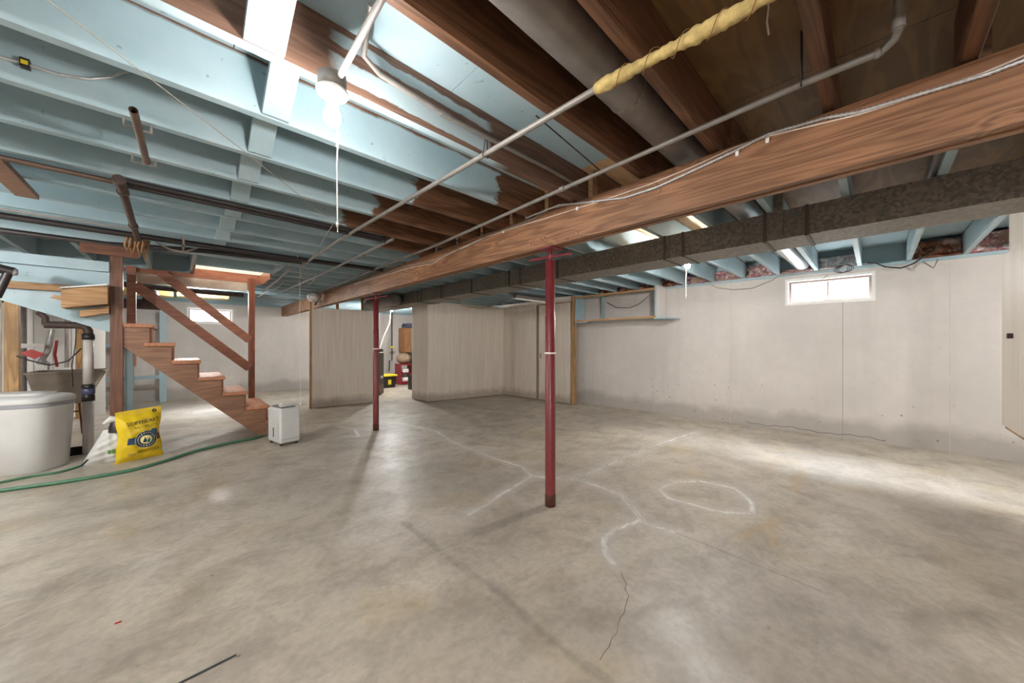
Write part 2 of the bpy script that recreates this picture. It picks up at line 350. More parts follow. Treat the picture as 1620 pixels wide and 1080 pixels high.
me.loops.add(len(quads)*4); me.loops.foreach_set('vertex_index', quads.ravel().astype(np.int32)); me.polygons.add(len(quads))
me.polygons.foreach_set('loop_start', np.arange(0, len(quads)*4, 4, dtype=np.int32)); me.update(calc_edges=True)
for nm, ls in (('salt', salt), ('dark_line', dark), ('ochre', ochre)):
    d = np.full(len(pv), 9.)
    for pl in ls: d = np.minimum(d, polyd(pv, pl))
    at = me.attributes.new(nm, 'FLOAT', 'POINT'); at.data.foreach_set('value', d.astype(np.float32))
me.materials.append(M['floor']); fl = bpy.data.objects.new('floor', me); COL.objects.link(fl); tag(fl, kind='structure'); ORG['floor'] = Vector((0, 0, 0))
x0, x1, y0, y1 = pit
xg0 = xs[np.searchsorted(xs, x0-step/2)]; 
MB().box(x0-.02, x1+.02, y0-.02, y0, -.5, -.001).box(x0-.02, x1+.02, y1, y1+.02, -.5, -.001).box(x0-.02, x0, y0, y1, -.5, -.001).box(x1, x1+.02, y0, y1, -.5, -.001).box(x0-.02, x1+.02, y0-.02, y1+.02, -.52, -.5).build('sump_pit', M['darkgap'], fl)
def ribbon(name, pts, wd, m, parent, z=.0012, jit=0):
    mb = MB(); rr = random.Random(3)
    out = []
    for a_, b_ in zip(pts[:-1], pts[1:]):
        a_ = Vector(a_); b_ = Vector(b_); n = max(1, int((b_-a_).length/.04))
        for k in range(n): out.append(a_.lerp(b_, k/n)+Vector((rr.uniform(-jit, jit), rr.uniform(-jit, jit), 0)))
    out.append(Vector(pts[-1]))
    vs = []
    for i, p in enumerate(out):
        d = (out[min(i+1, len(out)-1)]-out[max(0, i-1)]).normalized(); s_ = Vector((-d.y, d.x, 0))*wd/2*rr.uniform(.6, 1.3 if jit else 1)
        if not jit: s_ = Vector((-d.y, d.x, 0))*wd/2
        vs += [(p.x-s_.x, p.y-s_.y, z), (p.x+s_.x, p.y+s_.y, z)]
    mb.add(vs, [(2*i, 2*i+2, 2*i+3, 2*i+1) for i in range(len(out)-1)])
    return mb.build(name, m, parent)
M['crack'] = plain('crack_shade', sg(104, 94, 84), .9)
ribbon('crack', g([(875, 756), (915, 758), (944, 768), (984, 783), (1018, 825), (1068, 842), (1142, 872), (1216, 901), (1300, 936)]), .004, M['crack'], fl, jit=.006)
ribbon('crack', g([(984, 906), (994, 941), (979, 990), (949, 1044)]), .003, M['crack'], fl, jit=.008)
ribbon('crack', g([(915, 758), (944, 743), (979, 726), (1023, 711), (1117, 679)]), .006, M['crack'], fl, jit=.008)

# right wall stands slightly off square
def TR(s, t, z): return (6.64-.042*s+t, s, z)     # s along the wall, t outward
def TR2(x, y, z): return TR(y, x, z)
wy0, wy1, wz0, wz1 = 0.0, .94, 1.875, 2.265
wr = MB()
for a_, b_, c_, d_ in ((YF, wy0, 0, 2.31), (wy1, YB+.1, 0, 2.31), (wy0, wy1, 0, wz0), (wy0, wy1, wz1, 2.31)): wr.box(0, .14, a_, b_, c_, d_, T=TR2)
wr = tag(wr.build('wall_right', M['wall']), kind='structure')
seam = plain('form_seam', sg(150, 143, 134), .8); seam2 = plain('faint_form_seam', sg(196, 190, 182), .8)
for s_ in (-.62, .31, 1.65, 2.9, 4.1): MB().box(-.0015, .002, s_, s_+.006, 0.0, 2.31 if not wy0 < s_ < wy1 else wz0, T=TR2).build('form_seam', seam if s_ == .31 else seam2, wr)
# base crack on the right wall
pts = [TR(s_, -.001, .05+.012*math.sin(s_*9)+.008*math.sin(s_*31)) for s_ in np.arange(-.1, 1.5, .05)]
MB().tube(pts, .0035, 4).build('crack', M['crack'], wr)
bw = (.17, 1.05, 1.8, 2.2)
wbk = MB()
for a_, b_, c_, d_ in ((XL, bw[0], 0, 2.31), (bw[1], XR, 0, 2.31), (bw[0], bw[1], 0, bw[2]), (bw[0], bw[1], bw[3], 2.31)): wbk.box(a_, b_, YB, YB+.25, c_, d_)
wbk = tag(wbk.build('wall_back', M['wall']), kind='structure')
tag(Bx('wall_left', XL-.25, XL, YF-.25, YB+.25, 0, 2.31, M['wall']), kind='structure')
tag(Bx('wall_front', XL, XR, YF-.25, YF, 0, 2.31, M['wall']), kind='structure')
# sill plates and rim joists above the concrete
def rim(name, mb, parent): return mb.build(name, M['paint_x'], parent)
MB().box(-.02, .14, YF, YB, 2.31, 2.35, T=TR2).build('sill_plate', M['paint_y'], wr)
MB().box(.10, .14, YF, YB, 2.35, 2.60, T=TR2).build('rim_joist', M['paint_y'], wr)
Bx('sill_plate', XL, XR, YB-.02, YB+.2, 2.31, 2.35, M['paint_x'], wbk); Bx('rim_joist', XL, XR, YB+.05, YB+.2, 2.35, 2.6, M['paint_x'], wbk)
o = tag(Bx('trim_1', XL-.2, XL-.02, YF-.2, YB+.2, 2.31, 2.6, M['paint_y']), kind='structure')
o = tag(Bx('trim_2', XL, XR, YF-.2, YF-.02, 2.31, 2.6, M['paint_x']), kind='structure')

# windows
def window(name, T, y0, y1, z0, z1, inside=-.03):
    """T(depth outward, along, z)"""
    e = bpy.data.objects.new(name, None); COL.objects.link(e); e.location = T(0, (y0+y1)/2, z0); ORG[e.name] = Vector(e.location); tag(e, kind='structure')
    f = MB(); b = .035
    for a_, b_, c_, d_ in ((y0, y0+b, z0, z1), (y1-b, y1, z0, z1), (y0+b, y1-b, z0, z0+b), (y0+b, y1-b, z1-b, z1)): f.box(.0, .135, a_, b_, c_, d_, T=T)
    f.build('window_frame', M['whitepaint'], e)
    f = MB(); y0 += b; y1 -= b; z0 += b; z1 -= b; b = .028
    for a_, b_, c_, d_ in ((y0, y0+b, z0, z1), (y1-b, y1, z0, z1), (y0+b, y1-b, z0, z0+b), (y0+b, y1-b, z1-b, z1)): f.box(.08, .11, a_, b_, c_, d_, T=T)
    sm = plain('sash_paint', sg(120, 102, 92), .5)
    f.build('sash', sm, e); ym = (y0+y1)/2
    MB().box(.085, .105, ym-.008, ym+.008, z0+b, z1-b, T=T).build('muntin', sm, e)
    for a_, b_ in ((y0+b, ym-.008), (ym+.008, y1-b)): MB().box(.093, .097, a_, b_, z0+b, z1-b, T=T).build('pane', M['glass'], e)
    return e
window('window_1', TR2, wy0, wy1, wz0, wz1)
window('window_2', lambda d, s, z: (s, YB+d, z), *bw)

# ceiling: slab above, plywood / painted sheets and joists as pieces
hole = (.18, 1.02, 6.25, 7.12)
XR_ = 6.74
cm = MB(); hx0, hx1, hy0, hy1 = hole
for a_ in ((XL-.3, XR_+.2, YF-.3, hy0), (XL-.3, XR_+.2, hy1, YB+.3), (XL-.3, hx0, hy0, hy1), (hx1, XR_+.2, hy0, hy1)): cm.box(*a_, ZC+.001, ZC+.06)
ceil = tag(cm.build('ceiling', M['ply']), kind='structure')
ORGc = ceil
ycuts = [YF-.2, -1.6, 1.02, 3.4, 6.25, 7.12, 9.3, YB+.2]; xcuts = [XL-.2, -1.4, .18, 1.02, 2.17, 4.4, 6.9]
for iy in range(len(ycuts)-1):
    for ix in range(len(xcuts)-1):
        if iy == 4 and ix == 2: continue
        yc = (ycuts[iy]+ycuts[iy+1])/2; xc = (xcuts[ix]+xcuts[ix+1])/2
        m = M['ply'] if (yc < 1.0 and xc < 4.2) else M['paint_x']
        if 2.1 < xc < 4.4 and 1.02 < yc < 3.4: m = M['ply_pale']
        if xc > 4.4: m = M['paint_x']
        Bx('subfloor_panel', xcuts[ix]+.002, xcuts[ix+1]-.002, ycuts[iy]+.002, ycuts[iy+1]-.002, ZS, ZC, m, ceil)
JT = .042
jy = [1.515+.4365*k for k in range(-10, 23)]; jr = [1.435+.4365*k for k in range(-10, 23)]
jy[9], jy[8], jy[7], jy[6] = 1.0, .59, .125, -.262; jy[:6] = [-.262-.4365*(6-k) for k in range(6)]
edges = {-2: 0.0, -1: -.9, 0: 1.5, 1: 1.72, 2: 1.28, 3: 1.17, 4: 1.05, 5: 1.6}
def joist(x0, x1, y, m, edge=None):
    o = Bx('joist', x0, x1, y, y+JT, ZJ, ZS-.001, m, ceil)
    if edge is not None: o['paint_edge'] = float(edge)
    return o
M['patchy'] = None
def patchy():
    t = NT('patchy_paint'); g_ = grain(t, 0); bare = t.mix(t.ramp(g_, [(.25, 0.), (.75, 1.)]), sg(98, 72, 58), sg(122, 92, 76))
    x = t.n('ShaderNodeSeparateXYZ'); t.l(t.coord('World', (1, 1, 1)), x.inputs[0])
    z = t.math('ADD', x.outputs[2], t.math('MULTIPLY', x.outputs[0], .02)); z = t.math('ADD', z, t.math('MULTIPLY', t.noise(t.coord('World', (6, 6, 14)), 1, 5, .65), .05))
    m = t.ramp(z, [(.0, 0.), (1, 0.)])
    r = t.math('MULTIPLY', t.math('SUBTRACT', z, 2.3), 3.)
    m = t.ramp(r, [(.0, 1.), (.24, 1.), (.27, 0.), (.36, 0.), (.38, 1.), (.62, 1.), (.64, 0.), (.76, 0.), (.78, 1.), (.9, 1.), (.92, 0.)])
    wob = t.math('ADD', x.outputs[0], t.math('MULTIPLY', t.noise(t.coord('World', (8, 8, 8)), 1, 5), .12))
    m = t.math('MULTIPLY', m, t.ramp(t.math('MULTIPLY', t.math('SUBTRACT', wob, .5), 20.), [(.0, 0.), (1, 1.)]))
    m = t.math('MULTIPLY', m, t.ramp(t.math('MULTIPLY', t.math('SUBTRACT', 1.36, wob), 20.), [(.0, 0.), (1, 1.)]))
    bot = t.ramp(t.math('MULTIPLY', t.math('SUBTRACT', 2.352, x.outputs[2]), 900.), [(0, 0.), (1, 1.)])
    bot = t.math('MULTIPLY', bot, t.ramp(t.math('SUBTRACT', 2.4, wob), [(.9, 0.), (1, 1.)]))
    mm = t.math('MAXIMUM', m, bot)
    return t.out(t.mix(mm, bare, TEAL), .55)
M['patchy'] = patchy()
for i, y in enumerate(jy):
    k = i-10
    if y > YB-.1: break
    m, e = M['joist_l'], edges.get(k, 2.6)
    if k < 0: m, e = M['bare_x'], None
    if k == 0: m, e = M['patchy'], None
    if 5.4 < y < 7.15:
        joist(1.06, 2.26, y, M['joist_l'], 2.6)
    else: joist(XL+.01, 2.26, y, m, e)
for i, y in enumerate(jr):
    y2 = y
    if y2 > YB-.1: break
    xe = 6.64-.042*y2+.095
    joist(2.262, xe, y2, M['joist_r'], 3.05 if y < 2.2 else 2.4)
# blocking row between the left joists, and a few on the right
for i in range(9, 18):
    y = jy[i]
    if y+.43 > 5.5: break
    bx0, bx1 = (.28, .385) if i > 9 else (.165, .285); ya, yb = y+JT+.002, jy[i+1]-.002
    MB().prism([(ya, ZS-.03), (ya+.025, ZS-.004), (yb, ZJ+.038), (yb, ZJ+.004), (yb-.02, ZJ+.004)], 0, bx0, bx1).build('bridging_board', M['paint_y'], ceil)
    MB().prism([(yb, ZS-.03), (yb-.025, ZS-.004), (ya, ZJ+.038), (ya, ZJ+.004), (ya+.02, ZJ+.004)], 0, bx0-.115, bx0-.005).build('bridging_board', M['paint_y'], ceil) if i < 10 else None
# stair well framing: header, trimmers and short joists that run the other way
Bx('header_joist', XL+.01, 1.055, 5.46, 5.50, ZJ, ZS-.001, M['paint_x'], ceil); Bx('header_joist', XL+.01, 1.055, 5.502, 5.54, ZJ+.0, ZS-.001, M['paint_x'], ceil)
for x in (-2.2, -1.72, -1.27, -.80, -.29, .135): Bx('joist', x, x+JT, 5.545, 7.1, ZJ, ZS-.001, M['paint_y'], ceil)
Bx('joist', 1.022, 1.058, 5.545, 7.19, ZJ, ZS-.001, M['paint_y'], ceil)
Bx('header_joist', XL+.01, 1.02, 7.125, 7.18, ZJ, ZS-.001, M['paint_x'], ceil)
Bx('header_joist', .18, 1.02, 6.21, 6.249, ZJ, ZS-.001, M['paint_x'], ceil)

# stair opening: stained trim boards and the white walls of the hall above
o = MB().box(hx0, hx1, hy1-.02, hy1, 2.28, 2.44).box(hx1-.02, hx1, hy0, hy1-.02, 2.28, 2.44).box(hx0-.02, hx0, hy0, hy1-.02, 2.34, 2.44).build('trim_3', M['rail']); tag(o, kind='structure')
o = MB().box(hx0-.02, hx1+.02, hy1-.015, hy1+.02, 2.441, 4.0).box(hx1-.015, hx1+.02, hy0, hy1-.016, 2.441, 4.0).box(hx0-.02, hx0+.0, hy0, hy1-.016, 2.625, 4.0).box(hx0-.02, hx1+.02, hy0-.03, hy0-.001, 2.69, 4.0).box(hx0-.02, hx1+.02, hy0-.03, hy1+.02, 4.001, 4.03).build('wall_stairwell', M['drywall']); tag(o, kind='structure')

# partitions faced with whitewashed panelling
def wallseg(name, a, b, z0, z1, th=.09, n=1, trim=None, studs=True):
    a = Vector((a[0], a[1], 0)); b = Vector((b[0], b[1], 0)); d = (b-a); L = d.length; d.normalize(); nn = Vector((-d.y, d.x, 0))
    def T(x, y, z): p = a+d*x+nn*y; return (p.x, p.y, z)
    core = MB().box(0, L, .008, th, z0+.01, z1-.005, T=T).build(name, M['pale_z']); tag(core, kind='structure')
    for i in range(n): MB().box(L*i/n+(.0015 if i else 0), L*(i+1)/n-(.0015 if i < n-1 else 0), -.002, .0075, z0+.012, z1, T=T).build('panel', M['panel'], core, bevel=.0)
    return core, T, L
pa, TA, LA = wallseg('wall_partition_left', (1.96, 7.87), (3.126, 7.70), 0, 2.025, n=1)
MB().box(-.035, -.001, -.01, .1, 0, 2.33, T=TA).build('stud', M['pale_z'], pa)
for s_ in (.45, .95): MB().box(s_, s_+.05, .02, .08, 2.022, 2.34, T=TA).build('stud', M['pale_z'], pa)
wallseg('wall_partition_return', (4.01, 7.59), (4.047, 6.93), 0, 2.22, n=1)
pb, TB, LB = wallseg('wall_partition_right', (4.047, 6.93), (6.06, 6.62), 0, 2.24, n=2)
MB().box(-.012, .012, -.014, -.003, 0, 2.2, T=TB).build('corner_trim', M['panel'], pb)
pc, TC, LC = wallseg('wall_closet', (6.06, 6.62), (6.09, 5.52), 0, 2.30, n=2)
pc, TC, LC = wallseg('wall_closet_end', (6.09, 5.515), (6.10, 4.50), 2.20, 2.33, n=1)
# closet door standing slightly ajar, stud at the end of the closet
dr = bpy.data.objects.new('door_1', None); COL.objects.link(dr); dr.location = (6.08, 5.0, .02); ORG[dr.name] = Vector(dr.location); tag(dr, kind='structure')
leaf = Bx('door_leaf', 6.050, 6.085, 4.52, 5.40, .02, 2.19, M['panel'], dr)
Bx('door_gap_shade', 6.10, 6.13, 5.405, 5.52, .0, 2.195, M['sink'], dr)  # recessed strip, its dark grey paints the shadow in the gap beside the door
hp = (6.045, 5.33, 1.02)
MB().tube([(6.05, 5.33, 1.08), (6.02, 5.33, 1.07), (6.02, 5.33, .99), (6.05, 5.33, .98)], .008, 8).build('door_handle', M['iron'], leaf)
o = tag(Bx('trim_4', 6.065, 6.10, 4.44, 4.49, 0, 2.33, M['pale_z']), kind='structure')
o = tag(Bx('trim_5', 6.102, 6.16, 4.43, 4.49, 0, 2.33, M['pale_z']), kind='structure')

# ================================================================== BEAM AND POSTS
bt = thing('support_beam', 'long built-up wooden main beam running across the room on the red posts', 'beam', (2.17, 4.1, 2.07))
cuts = {0: [YF+.01, -1.2, 5.35, 8.3, YB-.01], 1: [YF+.01, .9, 3.8, 7.1, YB-.01], 2: [YF+.01, -1.2, 2.0, 5.35, 8.3, YB-.01]}
for pl_, (xa, xb, zb) in enumerate(((2.105, 2.145, 2.068), (2.147, 2.187, 2.078), (2.189, 2.229, 2.072))):
    for a_, b_ in zip(cuts[pl_][:-1], cuts[pl_][1:]): Bx('beam_plank', xa, xb, a_+.002, b_-.002, zb, 2.338, M['beam'], bt)
def post(y, top, label):
    t = thing('support_post', label, 'post', (2.17, y, 0), 'red steel posts under the main beam')
    mb = MB(); mb.lathe((2.17, y, 0), [(0, .0), (.043, 0), (.043, .10)], 20); mb.build('post_foot', M['rust'], t)
    MB().lathe((2.17, y, 0), [(.0415, .10), (.0415, 1.52), (.038, 1.525), (.038, top-.10), (0, top-.10)], 24).build('tube', M['red'], t)
    MB().lathe((2.17, y, 0), [(0, top-.10), (.017, top-.10), (.017, top-.012), (0, top-.012)], 16).build('screw_jack', M['red'], t)
    MB().lathe((2.17, y, 0), [(.043, 1.22), (.0455, 1.222), (.0455, 1.232), (.043, 1.234)], 20).build('band', M['whitepaint'], t)
    Bx('top_plate', 2.09, 2.25, y-.07, y+.07, top-.012, top, M['red'], t)
    MB().tube([(2.045, y+.12, top-.095), (2.295, y-.12, top-.035)], .011, 10).build('turning_bar', M['red'], t)
    MB().lathe((2.17, y, 0), [(.0395, 1.45), (.0405, 1.452), (.0405, 1.456), (.0395, 1.458)], 20).build('collar', M['rust'], t)
post(1.815, 2.066, 'nearer red steel post standing in the middle of the floor')
post(5.23, 2.066, 'farther red steel post beside the doorway to the utility room')

# ================================================================== DUCTS
M['seamm'] = metal('duct_seam', sg(92, 86, 80), .5)
dt = thing('duct', 'long rectangular galvanised duct hung beside the main beam', 'duct', (3.62, 4, 2.125))
DX0, DX1, DZ0, DZ1 = 3.42, 3.82, 2.125, 2.345
sect = [YF+.02, -1.2, .36, .62, 1.25, 1.42, 2.75, 3.4, 3.62, 4.5, 5.4, 6.1, 6.25, 7.4, 9.0]
for a_, b_ in zip(sect[:-1], sect[1:]): Bx('duct_section', DX0, DX1, a_+.004, b_-.004, DZ0, DZ1, M['duct'], dt)
for y in sect[1:-1]: Bx('seam_flange', DX0-.009, DX1+.009, y-.014, y+.010, DZ0-.009, DZ1+.003, M['seamm'], dt)
Bx('hanger_strap', DX0-.011, DX0-.003, .50, .56, DZ0-.005, ZS-.01, M['duct'], dt)
o = MB().tube([(3.28, y, 2.235) for y in (6.8, 6.84, 6.92, 7.6, 8.2)], .12, 20, prof=[.05, .10, .13, .13, .13]).build('plenum_duct', M['round']); tag(o, 'fat round galvanised duct beside the rectangular duct near the far post', 'duct')
rd = thing('round_duct', 'large round grey duct running between bare joists above the main beam', 'duct', (2.5, .80, 2.36))
MB().tube([(-3.1, .80, 2.475), (2.9, .80, 2.475)], .092, 28).build('duct_pipe', M['round'], rd)
MB().tube([(-3.1, .80, 2.475+.094), (2.9, .80, 2.475+.094)], .004, 6).build('seam', M['duct'], rd)
for x in (.2, 1.5): MB().tube([(x, .80, 2.475), (x+.02, .80, 2.475)], .095, 28).build('joint_ring', M['duct'], rd)
o = MB().tube([(2.6, .805, 2.47), (6.35, .735, 2.45), (6.48, .73, 2.45)], .085, 24).build('round_duct', M['foilduct']); tag(o, 'bright round duct between blue joists above the basement window', 'duct')

# ================================================================== PIPES
def pipe(name, pts, r, m, label, cat='pipe', n=12, couplings=(), cm_=None):
    if not couplings:
        o = MB().tube(pts, r, n).build(name, m); return tag(o, label, cat)
    t = thing(name, label, cat, pts[0]); MB().tube(pts, r, n).build('pipe_run', m, t)
    for a_, b_ in couplings: MB().tube([a_, b_], r*1.35, n).build('coupling', cm_ or m, t)
    return t
# galvanised pipe wrapped in yellow insulation at its near end
ZP = 2.30
a1 = PZ(945, 140, ZP); a0 = PZ(1205, 0, ZP); a2 = (1.125, 3.55, ZP); a3 = (1.15, 5.2, ZP)
dirv = (Vector(a0)-Vector(a1)).normalized(); a00 = tuple(Vector(a1)+dirv*1.4)
c1 = Vector(a2)
t = pipe('water_pipe', [a00, a1, a2, a3], .0135, M['galv'], 'galvanised pipe running under the joists with yellow wrap on its near end', couplings=[((1.125, 3.45, ZP), (1.125, 3.53, ZP)), ((1.145, 4.9, ZP), (1.15, 4.98, ZP))])
MB().tube([(1.165, 1.40, ZP+.06), (1.165, 1.40, ZP-.0)], .003, 6).tube([(1.165, 1.40, ZP+.06), (1.185, 1.42, ZP-.02), (1.15, 1.42, ZP-.018), (1.152, 1.4, ZP+.06)], .003, 6).build('pipe_hook', M['black'], t)
yp = [Vector(a1)+dirv*s_ for s_ in np.arange(-.012, 1.35, .012)]; rr = random.Random(5)
prof = [.019+.0045*((i*.16) % 1.)+.003*math.sin(i*.23)+rr.uniform(-.002, .0025) for i in range(len(yp))]; prof[0] = .014
o = MB().tube(yp, .02, 14, prof=prof).build('pipe_insulation', M['ins_yellow']); tag(o, 'lumpy yellow fibreglass wrap tied around the galvanised pipe', 'insulation')
sp = []
for i, s_ in enumerate(np.arange(0, 1.3, .008)):
    c = Vector(a1)+dirv*s_; ang = s_*60; u = dirv.cross(Vector((0, 0, 1))).normalized(); v_ = u.cross(dirv); sp.append(c+(u*math.cos(ang)+v_*math.sin(ang))*.0285)
o = MB().tube(sp, .0016, 5).build('tie_wire', M['brownrag']); tag(o, 'thin brown wire spiralled around the yellow pipe wrap', 'wire')
# second pipe with elbow up
e0 = Vector(PZ(1395, 82, 2.31)); q = [(1.97, 8.3, 2.30), (1.93, 4.5, 2.31), (1.90, 3.0, 2.305), PZ(910, 290, 2.305), PZ(1275, 130, 2.31), tuple(e0)]
up = Vector(PZ(1422, 48, 2.345))
q += [(up.x-.005, up.y+.010, 2.318), (up.x, up.y, 2.345), (up.x, up.y, 2.59)]
t = pipe('water_pipe', q, .0125, M['galv'], 'galvanised pipe beside the main beam that turns up through the floor at its near end', couplings=[(PZ(893, 297, 2.305), PZ(886, 300, 2.305)), ((up.x, up.y, 2.35), (up.x, up.y, 2.39)), (PZ(1384, 86, 2.31), PZ(1392, 83, 2.31))])
hk = Vector(PZ(1268, 133, 2.31)); MB().tube([hk+Vector((0, 0, .2)), hk+Vector((.012, 0, -.012)), hk+Vector((-.012, .0, -.012)), hk+Vector((-.01, 0, .2))], .003, 6).build('pipe_hook', M['black'], t)
pipe('water_pipe', [PZ(622, 378, 2.28), (1.47, 5.2, 2.28), (1.40, 8.0, 2.27), (1.40, 8.03, 2.31)], .0125, M['galv'], 'thin grey pipe under the blue joists between two longer pipes', couplings=[((1.48, 3.9, 2.28), (1.48, 3.96, 2.28)), ((1.43, 6.6, 2.28), (1.43, 6.66, 2.28))])
pipe('water_pipe', [(1.06, 5.2, 2.28), (1.12, 6.4, 2.28), (1.15, 7.9, 2.28)], .0135, M['galv'], 'short dark pipe beyond the black pipes near the stair opening', couplings=[((1.06, 5.25, 2.28), (1.063, 5.33, 2.28))])
# dark pipes running with the joists
t = pipe('drain_pipe', [(-3.0, 3.30, 2.32), (-.27, 3.30, 2.315)], .016, M['copper'], 'brown copper pipe under the blue joists at upper left')
t = thing('black_pipes', 'pair of black pipes running under the blue joists past the lamp cord', 'pipe', (.5, 3.3, 2.28))
for dz, dy in ((0, 0), (.012, -.045)): MB().tube([(-.27, 3.30+dy, 2.31+dz), (.5, 3.33+dy, 2.315+dz), (1.43, 3.30+dy, 2.30+dz)], .017, 10).build('pipe_run', M['black'], t)
MB().tube([(1.42, 3.25, 2.31), (1.47, 3.30, 2.29)], .026, 10).build('coupling', M['black'], t)
t = thing('black_pipes', 'pair of black pipes and cables running under the joists just before the stairs', 'pipe', (0, 4.75, 2.28))
MB().tube([(-3.0, 4.70, 2.30), (-.3, 4.70, 2.295), (.9, 4.72, 2.30), (2.05, 4.72, 2.32)], .027, 10).build('pipe_run', M['black'], t)
MB().tube([(-3.0, 5.30, 2.29), (-.5, 5.28, 2.29), (.2, 5.0, 2.30), (1.1, 4.86, 2.30)], .026, 10).build('pipe_run', M['black'], t)
MB().tube([(-3.0, 4.62, 2.33), (-.3, 4.62, 2.33)], .007, 6).build('cable', M['wire'], t)
MB().tube([(-.15, 4.85, 2.29), (-.05, 4.85, 2.24), (.05, 4.85, 2.23), (.15, 4.85, 2.29)], .009, 6).build('cable', M['wire'], t)
MB().box(.035, .055, 4.66, 4.9, 2.25, 2.262).box(.035, .055, 4.66, 4.67, 2.25, 2.35).box(.035, .055, 4.89, 4.9, 2.25, 2.35).build('pipe_strap', M['galv'], t)
pipe('cross_pipe', [(-.25, 3.12, 2.28), (-.258, 4.2, 2.27), (-.262, 5.0, 2.26)], .022, M['iron'], 'rusty black pipe crossing under the joists between the long pipes', couplings=[((-.25, 3.12, 2.28), (-.25, 3.24, 2.28)), ((-.251, 3.34, 2.279), (-.251, 3.37, 2.279)), ((-.258, 4.2, 2.27), (-.258, 4.23, 2.27))], cm_=M['iron'])
t = thing('rope_bundle', 'knotted brown rope hanging from the cross pipe above the stairs', 'rope', (-.26, 4.7, 2.15))
for k, (dx, dy) in enumerate(((-.06, 0), (-.03, .05), (.02, .0), (.05, .08))):
    MB().tube([(-.26+dx, 4.7+dy, 2.28), (-.28+dx, 4.71+dy, 2.20), (-.27+dx, 4.72+dy, 2.145-.02*k), (-.25+dx, 4.71+dy, 2.20), (-.24+dx, 4.7+dy, 2.28)], .010, 7).build('rope_loop', M['brownrag'], t)
t = thing('short_pipe', 'short open-ended grey pipe strapped under the blue joists', 'pipe', (-.13, 2.2, 2.29))
b0 = Vector(PZ(211, 174, 2.29)); b1 = Vector(PZ(232, 256, 2.29))
MB().tube([b0, b1], .015, 14, cap=False).tube([b0, b1], .0125, 14, cap=False).build('pipe_run', M['copper'], t)
MB().tube([b1-Vector((0, .03, 0)), b1], .018, 14).build('cap', M['copper'], t)
for y in (jy[12], jy[13]): Bx('pipe_strap', b0.x-.05, b0.x+.05, y+.014, y+.022, 2.306, 2.312, M['galv'], t); [Bx('strap_nail', b0.x+q_-.004, b0.x+q_+.004, y+.014, y+.022, 2.312, 2.349, M['galv'], t) for q_ in (-.045, .045)]
pipe('vent_pipe', [(1.2, -.255, 2.40), (3.4, -.255, 2.40), (4.2, -.255, 2.40)], .022, M['galv'], 'grey pipe between bare joists at upper right, passing over the main beam')
pipe('cross_bar', [(2.9, -.42, 2.50), (2.35, -.62, 2.5)], .004, M['wire'], 'thin wire stretched between the beam and the duct at far right', 'wire')
pipe('conduit', [(.52, 1.30, 2.56), (.56, 1.475, 2.50), (.64, 1.50, 2.478), (1.02, 1.502, 2.45), (1.8, 1.502, 2.46), (2.09, 1.50, 2.45)], .0115, M['galv'], 'grey steel conduit fixed along the patchy painted joist above the lamp', couplings=[((.95, 1.502, 2.455), (1.0, 1.502, 2.451))])
pipe('control_rod', [PZ(848, 183, 2.33), PZ(985, 300, 2.33)], .0035, M['black'], 'thin black rod with a yellow tip under the bare joists', 'rod')

# armoured cable and white wire stapled along the beam face
def onb(L, x=2.096): return [P(a_, b_, 0, x) for a_, b_ in L]
bxl = onb([(1640, 88), (1560, 118), (1360, 177), (1303, 187), (1213, 213), (1160, 240), (1103, 267), (1037, 297), (987, 313), (910, 322), (883, 325)])
o = MB(); o.tube(bxl, .0055, 8)
t = thing('armoured_cable', 'spiral armoured cable stapled along the face of the main beam', 'cable', bxl[-1])
fine = []
for a_, b_ in zip(bxl[:-1], bxl[1:]):
    n = max(2, int((Vector(b_)-Vector(a_)).length/.008)); fine += [Vector(a_).lerp(Vector(b_), k/n) for k in range(n)]
fine.append(Vector(bxl[-1]))
MB().tube(fine, .0055, 8, prof=[.0095 if i % 2 else .0062 for i in range(len(fine))]).build('cable_run', M['bxd'], t)
MB().tube(onb([(890, 325), (867, 331), (842, 347), (807, 360), (773, 373), (733, 393), (718, 397), (684, 414), (644, 420), (600, 436), (540, 455)]), .006, 8).build('cable_tail', M['wire'], t)
MB().tube([bxl[-1], (2.08, 2.0, 2.34), (2.02, 1.97, 2.38), (1.93, 1.965, 2.45), (1.92, 1.962, 2.5)], .006, 8).build('cable_riser', M['bxd'], t)
o = MB().tube(onb([(1640, 80), (1560, 114), (1420, 162), (1360, 181), (1213, 216), (1163, 233), (1093, 265), (1027, 292), (953, 317), (900, 334), (820, 358), (760, 378), (700, 407), (684, 417), (650, 423), (560, 450)], 2.1), .004, 6).build('bell_wire', M['wirewhite']); tag(o, 'thin white wire stapled along the face of the main beam', 'wire')
for i, p_ in enumerate(onb([(1214, 222), (1166, 243), (913, 330), (796, 366)], 2.098)):
    Bx('cable_staple', p_[0]-.004, p_[0]+.006, p_[1]-.007, p_[1]+.007, p_[2]-.012, p_[2]+.012, M['whitepaint'], t)
# cable on the upper left joists
cl = [P(a_, b_, 1, 2.375) for a_, b_ in ((-60, 78), (0, 90), (40, 101), (90, 117), (140, 125), (175, 122), (200, 113), (212, 106))]
t = thing('armoured_cable', 'sagging armoured cable with a yellow and black clip on the upper left joist', 'cable', cl[-1])
MB().tube(cl, .006, 8).build('cable_run', M['bxd'], t); c_ = cl[2]
MB().box(c_[0]-.012, c_[0]+.012, c_[1]-.012, c_[1]+.012, c_[2]-.018, c_[2]+.018).build('clip', M['black'], t); clp = t.children[-1]; MB().box(c_[0]-.009, c_[0]+.009, c_[1]-.014, c_[1]+.013, c_[2]-.008, c_[2]+.008).build('clip_tag', M['yellow'], clp)
